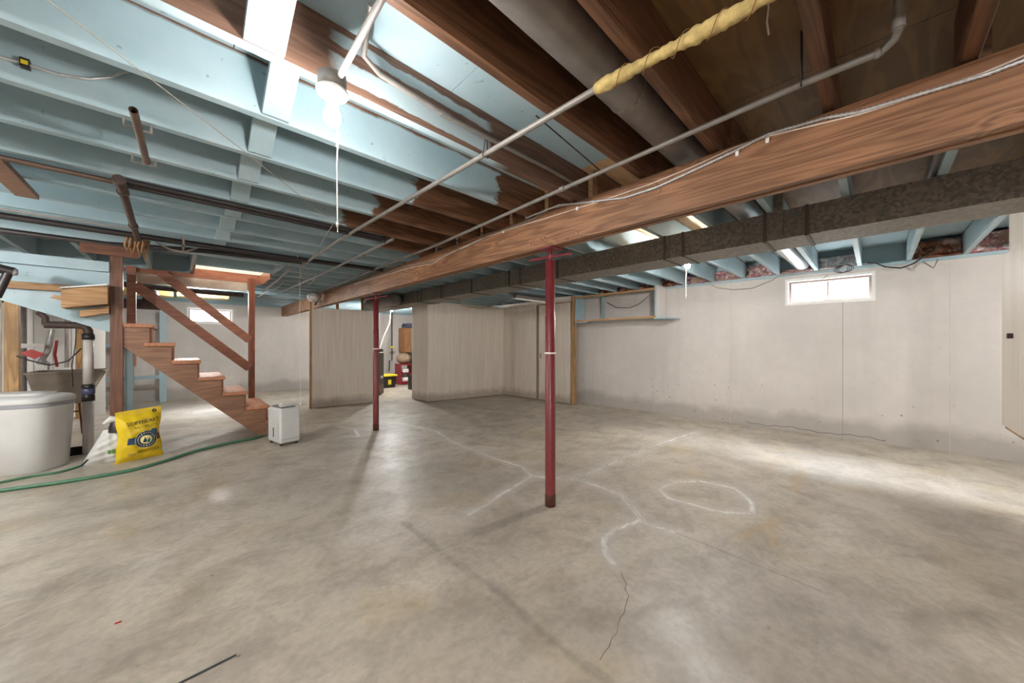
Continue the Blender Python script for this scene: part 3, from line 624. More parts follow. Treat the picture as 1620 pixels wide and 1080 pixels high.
# clothes line
o = MB().tube([PZ(60, -20, 2.33), PZ(75, 0, 2.33), PZ(200, 95, 2.31), PZ(385, 238, 2.30), PZ(527, 352, 2.26), PZ(527, 354, 2.25), PZ(500, 398, 2.26), PZ(474, 432, 2.27)], .0022, 6).build('clothes_line', M['wire']); tag(o, 'thin line strung diagonally under the blue joists at upper left', 'wire')
sx, sy, _ = PZ(482, 688, 0)
t = thing('pull_string', 'long thin string hanging to the floor beside the dehumidifier', 'string', (sx, sy, .0))
tp = PZ(474, 433, 2.28); sc_ = Vector((sx, sy, 0)); 
MB().tube([tuple(Vector((sx-.05, sy+.05, 2.34))), (sx-.05, sy+.05, 1.2), (sx-.04, sy+.04, .42), (sx-.005, sy+.0, .2), (sx, sy, .003)], .003, 6).build('string_run', M['rope'], t)
MB().lathe((sx-.045, sy+.045, .42), [(0, 0), (.012, .005), (.008, .04), (0, .05)], 8).build('knot', M['whitepaint'], t)

# ================================================================== LAMPS
def lamp(key, label, box=True, cord=1.0, zc=None):
    (x, y, z), e = LAMPS[key]; t = thing('ceiling_bulb', label, 'lamp', (x, y, z))
    MB().lathe((x, y, z), [(0, -.034), (.016, -.031), (.028, -.018), (.031, 0), (.028, .017), (.019, .034), (.014, .05)], 20).build('bulb', M['bulb'], t)
    MB().lathe((x, y, z), [(.014, .045), (.022, .05), (.024, .085), (0, .085)], 16).build('socket', M['whitepaint'], t)
    MB().lathe((x, y, z), [(.02, .08), (.052, .083), (.056, .095), (0, .097)], 24).build('holder', M['whitepaint'], t)
    MB().lathe((x, y, z), [(.05, .098), (.052, .098), (.052, .15), (0, .15)], 8).build('junction_box', M['galv'], t)
    if cord:
        c = (x+.024, y+.024, z)
        MB().tube([(c[0], c[1], z+.08), (c[0]+.003, c[1], z-.07), (c[0], c[1]+.002, z-.16), (c[0]+.002, c[1], z-cord)], .0022, 6).build('pull_cord', M['rope'], t)
        for dz in (-.085, -cord+.03): MB().lathe((c[0]+.001, c[1]+.001, z+dz), [(0, -.012), (.005, -.006), (.004, .006), (0, .012)], 8).build('knot', M['rope'], t)
    return t
lamp('main', 'bright bare bulb in a round holder nearest the camera, hung by the blue joists', cord=.42)
(x, y, z), _e = LAMPS['main']
o = MB().tube([(x+.01, y-.05, z+.13), (x+.012, 1.0, 2.31), (x+.02, .3, 2.33), (x+.02, -.6, 2.33)], .011, 12).build('conduit', M['galv']); tag(o, 'steel conduit running overhead to the nearest bulb holder', 'conduit')
lamp('right', 'bare bulb with a pull cord beyond the rectangular duct near the window wall', cord=.38)
lamp('back', 'bare bulb over the far end beyond the stairs', cord=.0)
lamp('utility', 'bare bulb inside the utility room doorway', cord=.0)
lamp('left', 'added fill bulb beyond the left edge of the view', cord=0); lamp('rear', 'added fill bulb behind the camera position', cord=0); lamp('side', 'added fill bulb beyond the right edge of the view', cord=0)  # out-of-view fixtures added to carry the fill lights
# shop light over the closet
t = thing('shop_light', 'tilted metal shop light hung over the closet near the main duct', 'lamp', (5.2, 4.9, 2.22))
MB().prism([(4.80, 2.25), (4.86, 2.20), (4.90, 2.20), (5.10, 2.33), (5.08, 2.345), (4.88, 2.24), (4.83, 2.262)], 0, 4.75, 5.75).build('reflector', M['round'], t)
MB().box(4.75, 5.75, 4.84, 4.90, 2.175, 2.199).build('ballast', M['whitepaint'], t)
MB().tube([(4.77, 4.97, 2.225), (5.73, 4.97, 2.225)], .014, 10).build('tube_lamp', M['whitepaint'], t)
MB().tube([(4.8, 5.0, 2.26), (4.6, 5.2, 2.1), (4.5, 5.6, 2.02), (4.4, 6.1, 2.12), (4.3, 6.3, 2.34)], .004, 6).build('cord', M['brownrag'], t)

# ================================================================== INSULATION IN THE RIM BAYS
def blob(name, x0, x1, y0, y1, z0, z1, m, label, seed, T=None, amp=.02):
    rr = random.Random(seed); bm = bmesh.new(); bmesh.ops.create_cube(bm, size=1); bmesh.ops.subdivide_edges(bm, edges=bm.edges, cuts=9, use_grid_fill=True)
    ph = [rr.uniform(0, 6) for _ in range(9)]
    mb = MB(); vs = []
    for v in bm.verts:
        p = v.co; q_ = [(p.x+.5), (p.y+.5), (p.z+.5)]
        d = amp*(math.sin(q_[1]*9+ph[0]+q_[2]*5)+.7*math.sin(q_[1]*17+ph[1]-q_[2]*11)+.6*math.sin(q_[2]*15+ph[2])+.5*math.sin(q_[1]*31+ph[3]))
        e = 1 if p.x < 0 else 0
        X_ = x0+(x1-x0)*q_[0]+d*e; Z_ = z0+(z1-z0)*q_[2]+(-abs(d)*.5 if q_[2] > .9 else 0); Y_ = y0+(y1-y0)*q_[1]
        vs.append((X_, Y_, Z_))
    mb.add(vs, [[v.index for v in f.verts] for f in bm.faces], 0, True); bm.free()
    o = mb.build(name, m); return tag(o, label, 'insulation', None)
ry = jr
bays = [(7, 'ins_brown'), (6, 'ins_pink')]
def bay(y): # index of right joist with near edge closest to y
    return min(range(len(ry)), key=lambda i: abs(ry[i]-y))
for y_, mm, lab, z1 in ((-1.18, 'ins_pink', 'crumpled red and white foil insulation in the rim bay beside the hanging cabinet', 2.58),
                        (-.75, 'ins_brown', 'brown paper insulation batt with pink patches in the rim bay right of the window', 2.57),
                        (.105, 'ins_white', 'crumpled silver foil insulation in the rim bay over the window', 2.52),
                        (.54, 'ins_pink', 'pink crumpled insulation in the rim bay under the bright round duct', 2.42),
                        (.975, 'ins_pink', 'pink and white insulation in the second rim bay left of the window', 2.54),
                        (1.435, 'ins_pink', 'reddish insulation in the third rim bay left of the window', 2.51),
                        (1.87, 'ins_pink', 'reddish insulation in the rim bay behind the hanging bulb cord', 2.50),
                        (2.31, 'ins_brown', 'brown silvery insulation in the rim bay next to the wall shelf', 2.48),
                        (2.75, 'ins_brown', 'brown insulation in the rim bay over the right end of the wall shelf', 2.46),
                        (3.19, 'ins_brown', 'brown insulation in the rim bay over the middle of the wall shelf', 2.45),
                        (3.62, 'ins_brown', 'brown insulation in the rim bay over the left end of the wall shelf', 2.45)):
    i = bay(y_); ya = ry[i]+JT+.004; yb = ry[i+1]-.004; xw = 6.64-.042*ya
    blob('insulation_batt', xw-.05, xw+.08, ya, yb, 2.352, z1, M[mm], lab, i)
# cables slung under the sill near the window
def cable(name, pts, r, label, m='black'): return tag(MB().tube(pts, r, 6).build(name, M[m]), label, 'cable')
def onw(L, x=6.56): return [P(a_, b_, 0, x) for a_, b_ in L]
cable('cable', onw([(1120, 448), (1135, 455), (1160, 458), (1190, 456), (1222, 443), (1232, 436), (1260, 434), (1340, 422), (1372, 416)]), .006, 'thin dark cable sagging under the joists left of the window', 'wire')
cable('cable', onw([(1372, 416), (1385, 416), (1400, 422), (1425, 424), (1445, 417), (1470, 400), (1480, 392)]), .009, 'black cable drooping under the joists right of the window')
cp = P(1335, 425, 0, 6.55); cc = []
for k in range(60):
    a_ = k*2*math.pi/16; cc.append((cp[0]-.02+k*.0008, cp[1]+.075*math.cos(a_)+k*.0012-.03, cp[2]+.05*math.sin(a_)))
cable('cable_coil', cc, .004, 'coil of thin black wire hanging at the top of the window')
cable('cable', onw([(960, 478), (975, 486), (995, 487), (1010, 481), (1030, 465)], 6.45), .005, 'dark cable sagging behind the hanging wall shelf')
hb = P(1478, 411, 0, 6.5)
o = MB().tube(onw([(1460, 414), (1477, 424), (1484, 410)], 6.52), .009, 6).build('hook', M['galv']); tag(o, 'bent grey bracket under the sill at the right end of the wall', 'bracket')

# hanging wall shelf
t = thing('wall_shelf', 'blue shelf hung from the joists against the right wall beside the closet', 'shelf', (6.25, 3.5, 1.75))
Bx('shelf_board', 6.10, 6.44, 2.68, 4.42, 1.765, 1.785, M['paint_y'], t); Bx('front_rail', 6.085, 6.10, 2.68, 4.42, 1.762, 1.80, M['pale_y'], t)
Bx('end_panel', 6.10, 6.50, 2.68, 2.70, 1.786, 2.345, M['wall'], t); Bx('end_edge', 6.085, 6.099, 2.675, 2.702, 1.801, 2.345, M['paint_y'], t); Bx('end_panel', 6.10, 6.42, 4.40, 4.42, 1.786, 2.345, M['paint_y'], t)
MB().prism([(6.09, 2.50), (6.09, 2.72), (6.5, 2.72), (6.5, 2.42)], 2, 1.745, 1.764).build('end_bracket', M['paint_y'], t)
MB().prism([(6.09, 4.10), (6.09, 4.42), (6.44, 4.42), (6.44, 4.22)], 2, 1.745, 1.762).build('end_bracket', M['paint_y'], t)
Bx('top_rail', 6.09, 6.12, 2.70, 4.40, 2.26, 2.30, M['pale_y'], t); Bx('divider', 6.39, 6.43, 3.92, 3.96, 1.786, 2.29, M['paint_y'], t)

# hanging panelled cabinet at the right edge
t = thing('hanging_cabinet', 'whitewashed wooden cabinet hung from the joists at the right edge', 'cabinet', (4.3, -.95, .68))
Bx('cabinet_body', 3.87, 4.70, -1.45, -.725, .66, 2.347, M['panel'], t); cdoor = Bx('cabinet_door', 3.88, 4.755, -.722, -.70, .66, 2.0, M['panel'], t)
Bx('bottom_edge', 3.87, 4.70, -.724, -.706, .64, .659, M['pale_x'], t)
MB().tube([(4.44, -.70, 1.36), (4.44, -.675, 1.36)], .02, 14).build('knob', M['iron'], cdoor)

# ================================================================== STAIRS
st = thing('staircase', 'stained wooden staircase with open railing rising to the left', 'staircase', (.3, 6.45, 0))
YN0, YN1, YF0, YF1 = 5.97, 6.01, 6.86, 6.90
nos = [1.18, .945, .70, .46, .222, -.012, -.20]; RH = .2195
def saw(y0, y1):
    pts = [(1.14, 0.0)]
    for k in range(1, 8):
        xk = nos[k-1]-.035; pts += [(xk, (k-1)*RH-.045 if k > 1 else 0.0), (xk, k*RH-.045)]
    pts = [(1.145, 0)]
    for k in range(1, 8):
        xk = nos[k-1]-.035; pts.append((xk, (k-1)*RH-.046 if k > 1 else .001)); pts.append((xk, k*RH-.046))
    pts += [(-.445, 7*RH-.046), (-.445, 1.27), (.80, .04), (.86, 0)]
    return MB().prism(pts, 1, y0, y1)
saw(YN0, YN1).build('stringer', M['stain_x'], st); saw(YF0, YF1).build('stringer', M['stain_x'], st)
for k in range(1, 8):
    x1 = nos[k-1]; x0 = x1-.275 if k < 7 else -.44
    Bx('tread', x0 if k == 7 else x1-.27, x1, YN0-.035, YF1+.01, k*RH-.044, k*RH, M['tread'], st, bevel=.004)
    Bx('riser', x1-.034, x1-.014, YN1+.001, YF0-.001, (k-1)*RH+.001, k*RH-.045, M['tread'], st)
# posts
Bx('newel_post', -.543, -.447, 5.95, 6.045, 0, 2.30, M['dark_z'], st)
Bx('post', -.44, -.372, 6.05, 6.12, 0, 1.255, M['paint_y'], st)
Bx('post', .825, .905, 6.915, 6.985, 0, 2.345, M['stain_z'], st)
Bx('post', -.485, -.40, 6.915, 6.985, 1.0, 2.345, M['rail'], st)
a_ = P(395, 538, 1, 6.90); b_ = P(254, 431, 1, 6.90); MB().beam(b_, a_, .035, .115).build('handrail', M['rail'], st)
a_ = P(395, 582, 1, 6.90); b_ = P(213, 450, 1, 6.90); MB().beam(b_, a_, .035, .125).build('handrail', M['rail'], st)
# long stained board and white board at the top of the railing
a_ = P(195, 425, 1, 6.88); b_ = P(402, 448, 1, 6.88)
MB().beam((-.5, 6.99, 2.31), (1.0, 6.99, 2.31), .03, .06).build('top_board', M['rail'], st)
Bx('ledger', -.40, .82, 7.06, 7.09, 2.15, 2.34, plain('bleached_board', sg(206, 190, 172), .6, 0, .12, 14), st)
# turned upper flight: winders and blue stringer
MB().prism([(-.546, 1.43), (-.546, 1.93), (-.90, 1.90), (-1.27, 1.86), (-1.27, 1.74)], 1, 6.03, 6.07).build('stringer', M['paint_x'], st)
MB().prism([(-.546, 1.74), (-.546, 1.935), (-.86, 1.865), (-.86, 1.675)], 1, 5.80, 6.025).build('winder_board', M['pale_x'], st)
MB().prism([(-.546, 1.94), (-.546, 1.955), (-.87, 1.885), (-.87, 1.872)], 1, 5.79, 6.025).build('winder_tread', M['whitepaint'], st)
MB().prism([(-.546, 1.645), (-.546, 1.725), (-.75, 1.655), (-.75, 1.59)], 1, 5.90, 6.025).build('winder_board', M['pale_x'], st)
MB().prism([(-.865, 1.755), (-.865, 1.80), (-.95, 1.825), (-.93, 1.805), (-.965, 1.79)], 1, 6.00, 6.025).build('split_end', M['pale_x'], st)
# blue header boards left of the newel
t = thing('header_boards', 'stacked blue painted boards over the left side of the stairs', 'boards', (-1.5, 6.0, 1.83))
Bx('board', -2.6, -.548, 5.93, 5.965, 2.105, 2.215, M['paint_x'], t); Bx('board', -2.6, -.548, 5.97, 6.01, 1.93, 2.10, M['paint_x'], t); Bx('board', -2.6, -.548, 5.96, 6.02, 1.86, 1.926, M['pale_x'], t)
o = Bx('wood_post', -1.355, -1.262, 6.55, 6.63, 0, 1.95, M['pale_z']); tag(o, 'bare wooden post standing behind the white tank', 'post')
o = Bx('wood_post', -1.53, -1.395, 6.62, 6.68, 0, 1.95, plain('whitewashed_post', sg(214, 206, 186), .6, 0, .15, 12)); tag(o, 'whitewashed post at the left edge behind the tank', 'post')
o = Bx('brace_board', -.80, -.70, 3.35, 4.08, 2.315, 2.348, M['stain_x']); tag(o, 'brown board nailed under the blue joists at the left edge', 'board')
o = Bx('brown_board', -.635, -.27, 4.98, 5.0, 2.135, 2.225, M['brownbrd']); tag(o, 'short dark brown board hung below the black pipes', 'board')

# ================================================================== FLOOR OBJECTS, LEFT SIDE
# brine tank
def superring(c, a, b, n, ex, d, z):
    dx, dy = d; out = []
    for k in range(n):
        th = 2*math.pi*k/n; ct, s_ = math.cos(th), math.sin(th)
        u = a*abs(ct)**(2/ex)*(1 if ct >= 0 else -1); v = b*abs(s_)**(2/ex)*(1 if s_ >= 0 else -1)
        out.append((c[0]+dx*u-dy*v, c[1]+dy*u+dx*v, z))
    return out
def loft(rings, smooth=True, capb=True, capt=True):
    mb = MB(); n = len(rings[0]); vs = [v for r in rings for v in r]
    mb.add(vs, [(i*n+k, i*n+(k+1) % n, (i+1)*n+(k+1) % n, (i+1)*n+k) for i in range(len(rings)-1) for k in range(n)], 0, smooth)
    if capb: mb.add(rings[0], [tuple(range(n))])
    if capt: mb.add(rings[-1], [tuple(range(n))])
    return mb
td = Vector((.86, -.51)).normalized(); tc = (-1.19, 6.14)
t = thing('brine_tank', 'large white plastic tank with a lid at the left edge', 'tank', (*tc, 0))
R_ = lambda a, b, z, ex=3.2: superring(tc, a, b, 56, ex, td, z)
loft([R_(.32, .215, 0), R_(.335, .23, .02), R_(.352, .246, .35), R_(.368, .26, .66)]).build('tank_body', M['tank'], t)
loft([R_(.372, .264, .662), R_(.372, .264, .70)]).build('rim_band', M['lid_grey'], t)
loft([R_(.378, .27, .702), R_(.38, .272, .73), R_(.374, .266, .75), R_(.35, .24, .765), R_(.2, .13, .785), R_(.02, .01, .79)], capt=False).build('lid', M['tank'], t); lid_ = bpy.data.objects['lid']
loft([R_(.27, .16, .772), R_(.265, .155, .795), R_(.15, .09, .80)]).build('lid_hatch', M['tank'], lid_)
# sump discharge pipe
px_, py_, _ = PZ(137, 717, 0.); px_, py_ = -.765, 6.52
t = thing('sump_pipe', 'white vertical discharge pipe rising from the sump pit by the tank', 'pipe', (px_, py_, -.2))
L_ = lambda nm, pr_, m: MB().lathe((px_, py_, 0), pr_, 20).build(nm, m, t)
L_('lower_pipe', [(0, -.3), (.046, -.3), (.046, .64), (0, .64)], M['pvc'])
L_('rubber_coupling', [(0, .62), (.054, .62), (.054, .68), (.05, .685), (.05, .70)], M['black']); L_('check_valve', [(.05, .70), (.056, .705), (.056, .765), (.05, .77)], M['bluerubber']); L_('rubber_coupling', [(.05, .77), (.053, .775), (.053, .82), (0, .82)], M['black'])
L_('upper_pipe', [(0, .821), (.043, .821), (.043, 1.35), (0, 1.35)], M['pvc']); L_('rubber_coupling', [(0, 1.351), (.052, 1.351), (.052, 1.425), (0, 1.425)], M['black'])
MB().tube([(px_, py_, 1.426), (px_, py_, 1.46), (px_-.02, py_, 1.505), (px_-.07, py_, 1.52), (px_-.32, py_, 1.52)], .04, 14).build('elbow_pipe', M['iron'], t)
MB().tube([(px_-.31, py_, 1.52), (px_-.31, py_, 1.60), (px_-.36, py_+.02, 1.66)], .03, 10).build('elbow_end', M['iron'], t)
MB().tube([(px_-.05, py_-.01, 1.25), (px_-.15, py_-.02, 1.10), (px_-.28, py_-.02, 1.06), (px_-.42, py_-.02, 1.12), (px_-.5, py_-.02, 1.17)], .008, 6).build('power_cord', M['black'], t)
# salt bag
def bag(name, label, a, b, hgt, th, m, lean=.0, top=None, pinch=.0, taper=0.):
    a = Vector((a[0], a[1], 0)); b = Vector((b[0], b[1], 0)); d = (b-a); W = d.length; d.normalize(); nn = Vector((d.y, -d.x, 0))   # nn faces the camera
    def S(u, v, side):   # surface point
        e = (1-(2*u-1)**4)*(1-(2*v-1)**6 if v > .5 else 1-(2*v-1)**8)
        wd = 1-pinch*math.exp(-((v-.52)/.16)**2); wd *= (1-taper*v); uu = (u-.5)*wd+.5+taper*v*.22
        if v < .06: uu = (u-.5)*1.06+.5
        puff = th*(.25+.75*math.sin(math.pi*min(1, (v*.92+.06))))*e*side*(1 if v < .86 else .35)
        wr = .006*math.sin(u*19+v*7)+.005*math.sin(v*31-u*9)
        z = hgt*v+(.02*u if v > .5 else 0)
        return a+d*(W*uu)+nn*(puff+wr*e*side-lean*v)+Vector((0, 0, z))
    N = 26; mb = MB()
    for side in (1, -1):
        vs = [S(i/N, j/N, side) for j in range(N+1) for i in range(N+1)]
        mb.add(vs, [(j*(N+1)+i, j*(N+1)+i+1, (j+1)*(N+1)+i+1, (j+1)*(N+1)+i) for j in range(N) for i in range(N)], 0, True)
    t = thing(name, label, 'bag', tuple(a+d*W/2)); mb.build('bag_body', m, t); return t, S, d, nn
bA = (-.475, 5.68); bB = (-.125, 5.815)
bg, S, bd, bn = bag('salt_bag', 'yellow bag of softener salt standing by the newel post', bA, bB, .555, .075, M['bagyel'], lean=.03, pinch=.11)
def decal(name, poly, m, off=.006):   # flat print draped over the bag front; poly in (u,v)
    us = [p_[0] for p_ in poly]; vs_ = [p_[1] for p_ in poly]; cu, cv = sum(us)/len(us), sum(vs_)/len(vs_)
    mb = MB(); rings = []
    for f_ in (1., .66, .33): rings.append([S(cu+(u-cu)*f_, cv+(v-cv)*f_, 1)+bn*off for u, v in poly])
    n = len(poly); vv = [v for r in rings for v in r]+[S(cu, cv, 1)+bn*off]
    mb.add(vv, [(i*n+k, i*n+(k+1) % n, (i+1)*n+(k+1) % n, (i+1)*n+k) for i in range(2) for k in range(n)]+[(2*n+k, 2*n+(k+1) % n, 3*n) for k in range(n)])
    return mb.build(name, m, bg)
def ell(cu, cv, ru, rv, n=32): return [(cu+ru*math.cos(2*math.pi*k/n), cv+rv*math.sin(2*math.pi*k/n)) for k in range(n)]
def rect(u0, u1, v0, v1): return [(u0, v0), ((u0+u1)/2, v0), (u1, v0), (u1, v1), ((u0+u1)/2, v1), (u0, v1)]
decal('printed_band', rect(.17, .42, .345, .475), M['navy'], .005); decal('printed_band', rect(.80, .95, .37, .50), plain('brown_print', sg(104, 70, 60), .4), .004)
decal('printed_oval', ell(.585, .405, .265, .165), M['cream'], .006); decal('printed_oval', ell(.585, .405, .255, .157), M['navy'], .008)
decal('printed_oval', ell(.79, .53, .085, .05), M['navy'], .0075)
decal('printed_oval', ell(.585, .405, .145, .088), M['cream'], .010)
decal('water_drop', [(.51, .40), (.50, .385), (.505, .365), (.54, .35), (.575, .365), (.585, .39), (.57, .42), (.54, .465)], M['navy'], .0115)
decal('water_drop', [(.60, .39), (.59, .37), (.60, .35), (.635, .34), (.665, .355), (.67, .38), (.655, .41), (.63, .44)], M['aqua'], .0115)
decal('printed_mark', ell(.83, .925, .055, .035, 16), M['txtdark'], .004); decal('printed_mark', [(.80, .91), (.815, .905), (.86, .935), (.85, .945)], M['cream'], .0055)
def text_on_bag(s, u, v, size, m, rise=0., sx_=1., name='lettering', off=.009, rot=0):
    cu = bpy.data.curves.new('txt', 'FONT'); cu.body = s; cu.size = 1; cu.align_x = 'CENTER'; cu.align_y = 'CENTER'; cu.resolution_u = 2
    tmp = bpy.data.objects.new('txt', cu); COL.objects.link(tmp); dg = bpy.context.evaluated_depsgraph_get(); me_ = bpy.data.meshes.new_from_object(tmp.evaluated_get(dg))
    W = (Vector(bB)-Vector(bA)).length; vs = []
    cr, sr = math.cos(rot), math.sin(rot)
    for q_ in me_.vertices:
        x_ = q_.co.x*size*sx_; y_ = q_.co.y*size; x_, y_ = x_*cr-y_*sr, x_*sr+y_*cr
        vs.append(S(u+x_/W, v+(y_+x_*rise)/.555, 1)+bn*off)
    mb = MB(); mb.add(vs, [list(f.vertices) for f in me_.polygons]); bpy.data.objects.remove(tmp); return mb.build(name, m, bg)
text_on_bag('SOFTHEART', .54, .745, .058, M['txtdark'], .04, .86); text_on_bag('SOFTHEART', .544, .744, .058, M['txtdark'], .04, .86, off=.0085)
text_on_bag('SALT PELLETS', .585, .655, .034, M['txtdark'], .05, .92)
rr = random.Random(2)
for k in range(22):   # ring of unreadable small lettering: short strokes
    a_ = 2*math.pi*(k+.5)/22; cu_, cv_ = .585+.20*math.cos(a_), .405+.123*math.sin(a_); w_ = .012; h_ = rr.uniform(.008, .013)
    decal('ring_stroke', [(cu_-w_, cv_-h_), (cu_+w_*.3, cv_-h_), (cu_+w_, cv_), (cu_+w_*.2, cv_+h_), (cu_-w_, cv_+h_)], M['cream'], .0105)
for v_ in (.20, .165): decal('print_line', rect(.38, .90, v_, v_+.013), plain('olive_print', sg(120, 100, 40), .4), .005)
decal('print_block', rect(.20, .36, .12, .17), plain('beige_print', sg(196, 160, 70), .4), .005)
# white bag slumped behind
wg, S2, d2, n2 = bag('white_bag', 'partly used white bag slumped behind the yellow salt bag', (-.74, 5.85), (-.38, 5.79), .36, .06, M['bagwhite'], lean=.0, pinch=.0, taper=.62)
MB().tube([(-.475, 5.82, .33), (-.475, 5.82, .40), (-.48, 5.82, .46)], .06, 14, prof=[.07, .066, .035]).build('bag_neck', M['black'], wg)
MB().tube([(-.48, 5.82, .46), (-.52, 5.82, .475), (-.58, 5.82, .43)], .03, 10, prof=[.035, .04, .012]).build('bag_tip', M['bagwhite'], wg)
def dec2(poly, m, nm='printed_patch'):
    vs = [S2(u, v, 1)+n2*.006 for u, v in poly]; return MB().add(vs, [tuple(range(len(vs)))]).build(nm, m, wg)
dec2([(.55, .30), (.63, .30), (.63, .42), (.55, .42)], M['green']); dec2([(.66, .30), (.74, .30), (.74, .42), (.66, .42)], M['green'])
dec2([(.02, .02), (.08, .02), (.12, .2), (.06, .2)], M['black'])
# hoses
def hose(L, r, label, z=None):
    pts = [Vector(PZ(x, y, r)) for x, y in L]
    cps = [pts[0]]+pts+[pts[-1]]; out = []
    for i in range(1, len(cps)-2):
        for k in range(8):
            u = k/8; p0, p1, p2, p3 = cps[i-1], cps[i], cps[i+1], cps[i+2]
            out.append(.5*((2*p1)+(p2-p0)*u+(2*p0-5*p1+4*p2-p3)*u*u+(3*p1-p0-3*p2+p3)*u**3))
    out.append(pts[-1]); o = MB().tube(out, r, 10).build('garden_hose', M['hose']); return tag(o, label, 'hose')
hose([(-80, 790), (0, 776), (100, 762), (200, 745), (260, 729), (310, 713), (370, 699), (405, 692), (428, 684)], .017, 'green hose lying across the floor from the dehumidifier')
hose([(-60, 775), (0, 763), (50, 753), (95, 746), (130, 735), (155, 722), (163, 718)], .012, 'thinner green hose curving around the front of the white tank')
# dehumidifier
qa = Vector(PZ(443, 707)); qb = Vector(PZ(475, 700)); d = (qb-qa).normalized(); L_w = (qb-qa).length; nb = Vector((-d.y, d.x, 0))
if nb.dot(Vector((FW[0], FW[1], 0))) < 0: nb = -nb
def TD(x, y, z): p_ = qa+d*x+nb*y; return (p_.x, p_.y, z)
t = thing('dehumidifier', 'white portable dehumidifier standing at the foot of the stairs', 'appliance', tuple(qa+d*L_w/2))
DW, DD, DH = L_w, .36, .475
MB().box(0, DW, 0, DD, .03, DH, T=TD).build('casing', M['white'], t, bevel=.018)
MB().box(.04, DW-.04, .04, DD-.04, DH-.001, DH+.012, T=TD).build('top_vent', M['grey'], t)
MB().box(.05, DW-.06, .10, .14, DH, DH+.045, T=TD).box(.05, .09, .08, .16, DH, DH+.055, T=TD).build('handle', M['white'], t)
MB().box(-.001, .0, .05, .055, .10, .3, T=TD).build('side_slot', M['grey'], t)
MB().box(-.003, .0, .18, .2, .10, .22, T=TD).build('level_window', M['black'], t)
MB().box(DW*.03, DW*.97, -.002, .0, .08, .085, T=TD).build('front_line', M['lid_grey'], t)
for ux in (.03, DW-.03):
    for uy in (.04, DD-.04): MB().tube([TD(ux-.012, uy, .0165), TD(ux+.012, uy, .0165)], .016, 10).build('caster', M['black'], t)
# floor scraps
s0 = PZ(262, 1092); s1 = PZ(374, 1036); o = ribbon('tape_strip', [s0, s1], .014, M['tape'], None, z=.0015); tag(o, 'strip of dark tape stuck on the near floor', 'tape')
p_ = PZ(187, 985); o = Bx('red_scrap', p_[0]-.011, p_[0]+.011, p_[1]-.004, p_[1]+.004, .0008, .004, M['redbox']); tag(o, 'tiny red scrap on the near floor', 'scrap')
o = ribbon('scratch_line', g([(-30, 1010), (60, 962), (130, 918), (182, 890), (200, 893)]), .004, plain('scratch_tone', sg(206, 198, 168), .8), fl, z=.001, jit=.001)  # pale yellowish scratch on the slab, drawn as a thin ribbon

# laundry sink
t = thing('laundry_sink', 'grey laundry sink on metal legs behind the white tank', 'sink', (-1.1, 8.1, 0))
def ringr(x0, x1, y0, y1, z): return [(x0, y0, z), (x1, y0, z), (x1, y1, z), (x0, y1, z)]
loft([ringr(-1.38, -.98, 7.95, 8.35, .45), ringr(-1.46, -.79, 7.84, 8.44, .90), ringr(-1.42, -.83, 7.88, 8.40, .90), ringr(-1.34, -1.02, 7.99, 8.31, .48)], smooth=False).build('basin', M['sink'], t)
MB().box(-1.47, -.775, 7.82, 7.845, .89, .915).box(-1.47, -.775, 8.44, 8.465, .89, .915).box(-1.47, -1.455, 7.845, 8.44, .89, .915).box(-.79, -.765, 7.845, 8.44, .89, .915).build('rim', M['sink'], t)
for x, y in ((-1.32, 7.98), (-1.02, 7.98), (-1.32, 8.30), (-.98, 8.30)): MB().beam((x, y, .45), (x+(.03 if x > -1.1 else -.03), y, 0), .035, .02).build('leg', M['rust'], t)
MB().beam((-1.30, 7.98, .33), (-1.02, 7.98, .33), .02, .02).build('brace', M['rust'], t)
MB().tube([(-1.36, 8.42, .92), (-1.36, 8.42, 1.02), (-1.36, 8.30, 1.05), (-1.36, 8.22, 1.0)], .012, 10).build('faucet', M['chrome'], t)
pipe('steel_pipe', [(-1.50, 7.9, 0), (-1.50, 7.9, 2.345)], .045, M['galv'], 'grey vertical drain pipe behind the wooden post')
pipe('flex_pipe', [(-1.37, 8.0, 1.02), (-1.30, 7.98, 1.2), (-1.26, 7.98, 1.50)], .03, M['chrome'], 'slanted silver pipe rising over the sink')
pipe('red_supply_hose', [(-1.22, 7.99, 1.35), (-1.24, 7.99, 1.15), (-1.22, 8.0, .98)], .015, M['redhose'], 'red supply hose hanging over the sink', 'hose')
pipe('white_pipe', [(-1.17, 8.3, .95), (-1.17, 8.3, 1.70)], .028, M['pvc'], 'white vertical pipe behind the sink')
pipe('sink_cable', [(-1.02, 7.8, 1.60), (-1.03, 7.79, 1.3), (-1.06, 7.79, 1.0), (-1.05, 7.79, .7)], .005, M['black'], 'thin black cable hanging in front of the sink', 'cable')
rb = P(45, 559, 1, 7.7); o = MB().prism([(rb[0]-.09, rb[2]-.0), (rb[0]-.0, rb[2]+.055), (rb[0]+.11, rb[2]-.01), (rb[0]+.03, rb[2]-.075)], 1, 7.80, 7.85).build('red_tag', M['redbox']); tag(o, 'red plastic case hung on the pipe over the sink', 'case')
o = MB().box(rb[0]-.12, rb[0]+.10, 7.84, 7.853, rb[2]+.07, rb[2]+.13).build('paper_tag', M['pvc']); tag(o, 'pale label strip above the red case', 'label')
t = thing('wall_lining', 'white ribbed boards lining the corner behind the sink', 'panelling', (-1.6, 9.9, 0))
for k in range(7): Bx('board', -2.35+k*.2, -2.16+k*.2, 9.9, 9.93, 0, 2.3, M['whitepaint'], t)
o = Bx('wood_stud', -1.27, -1.13, 9.6, 9.7, 0, 2.3, M['pale_z']); tag(o, 'bare wooden stud behind the discharge pipe', 'stud')
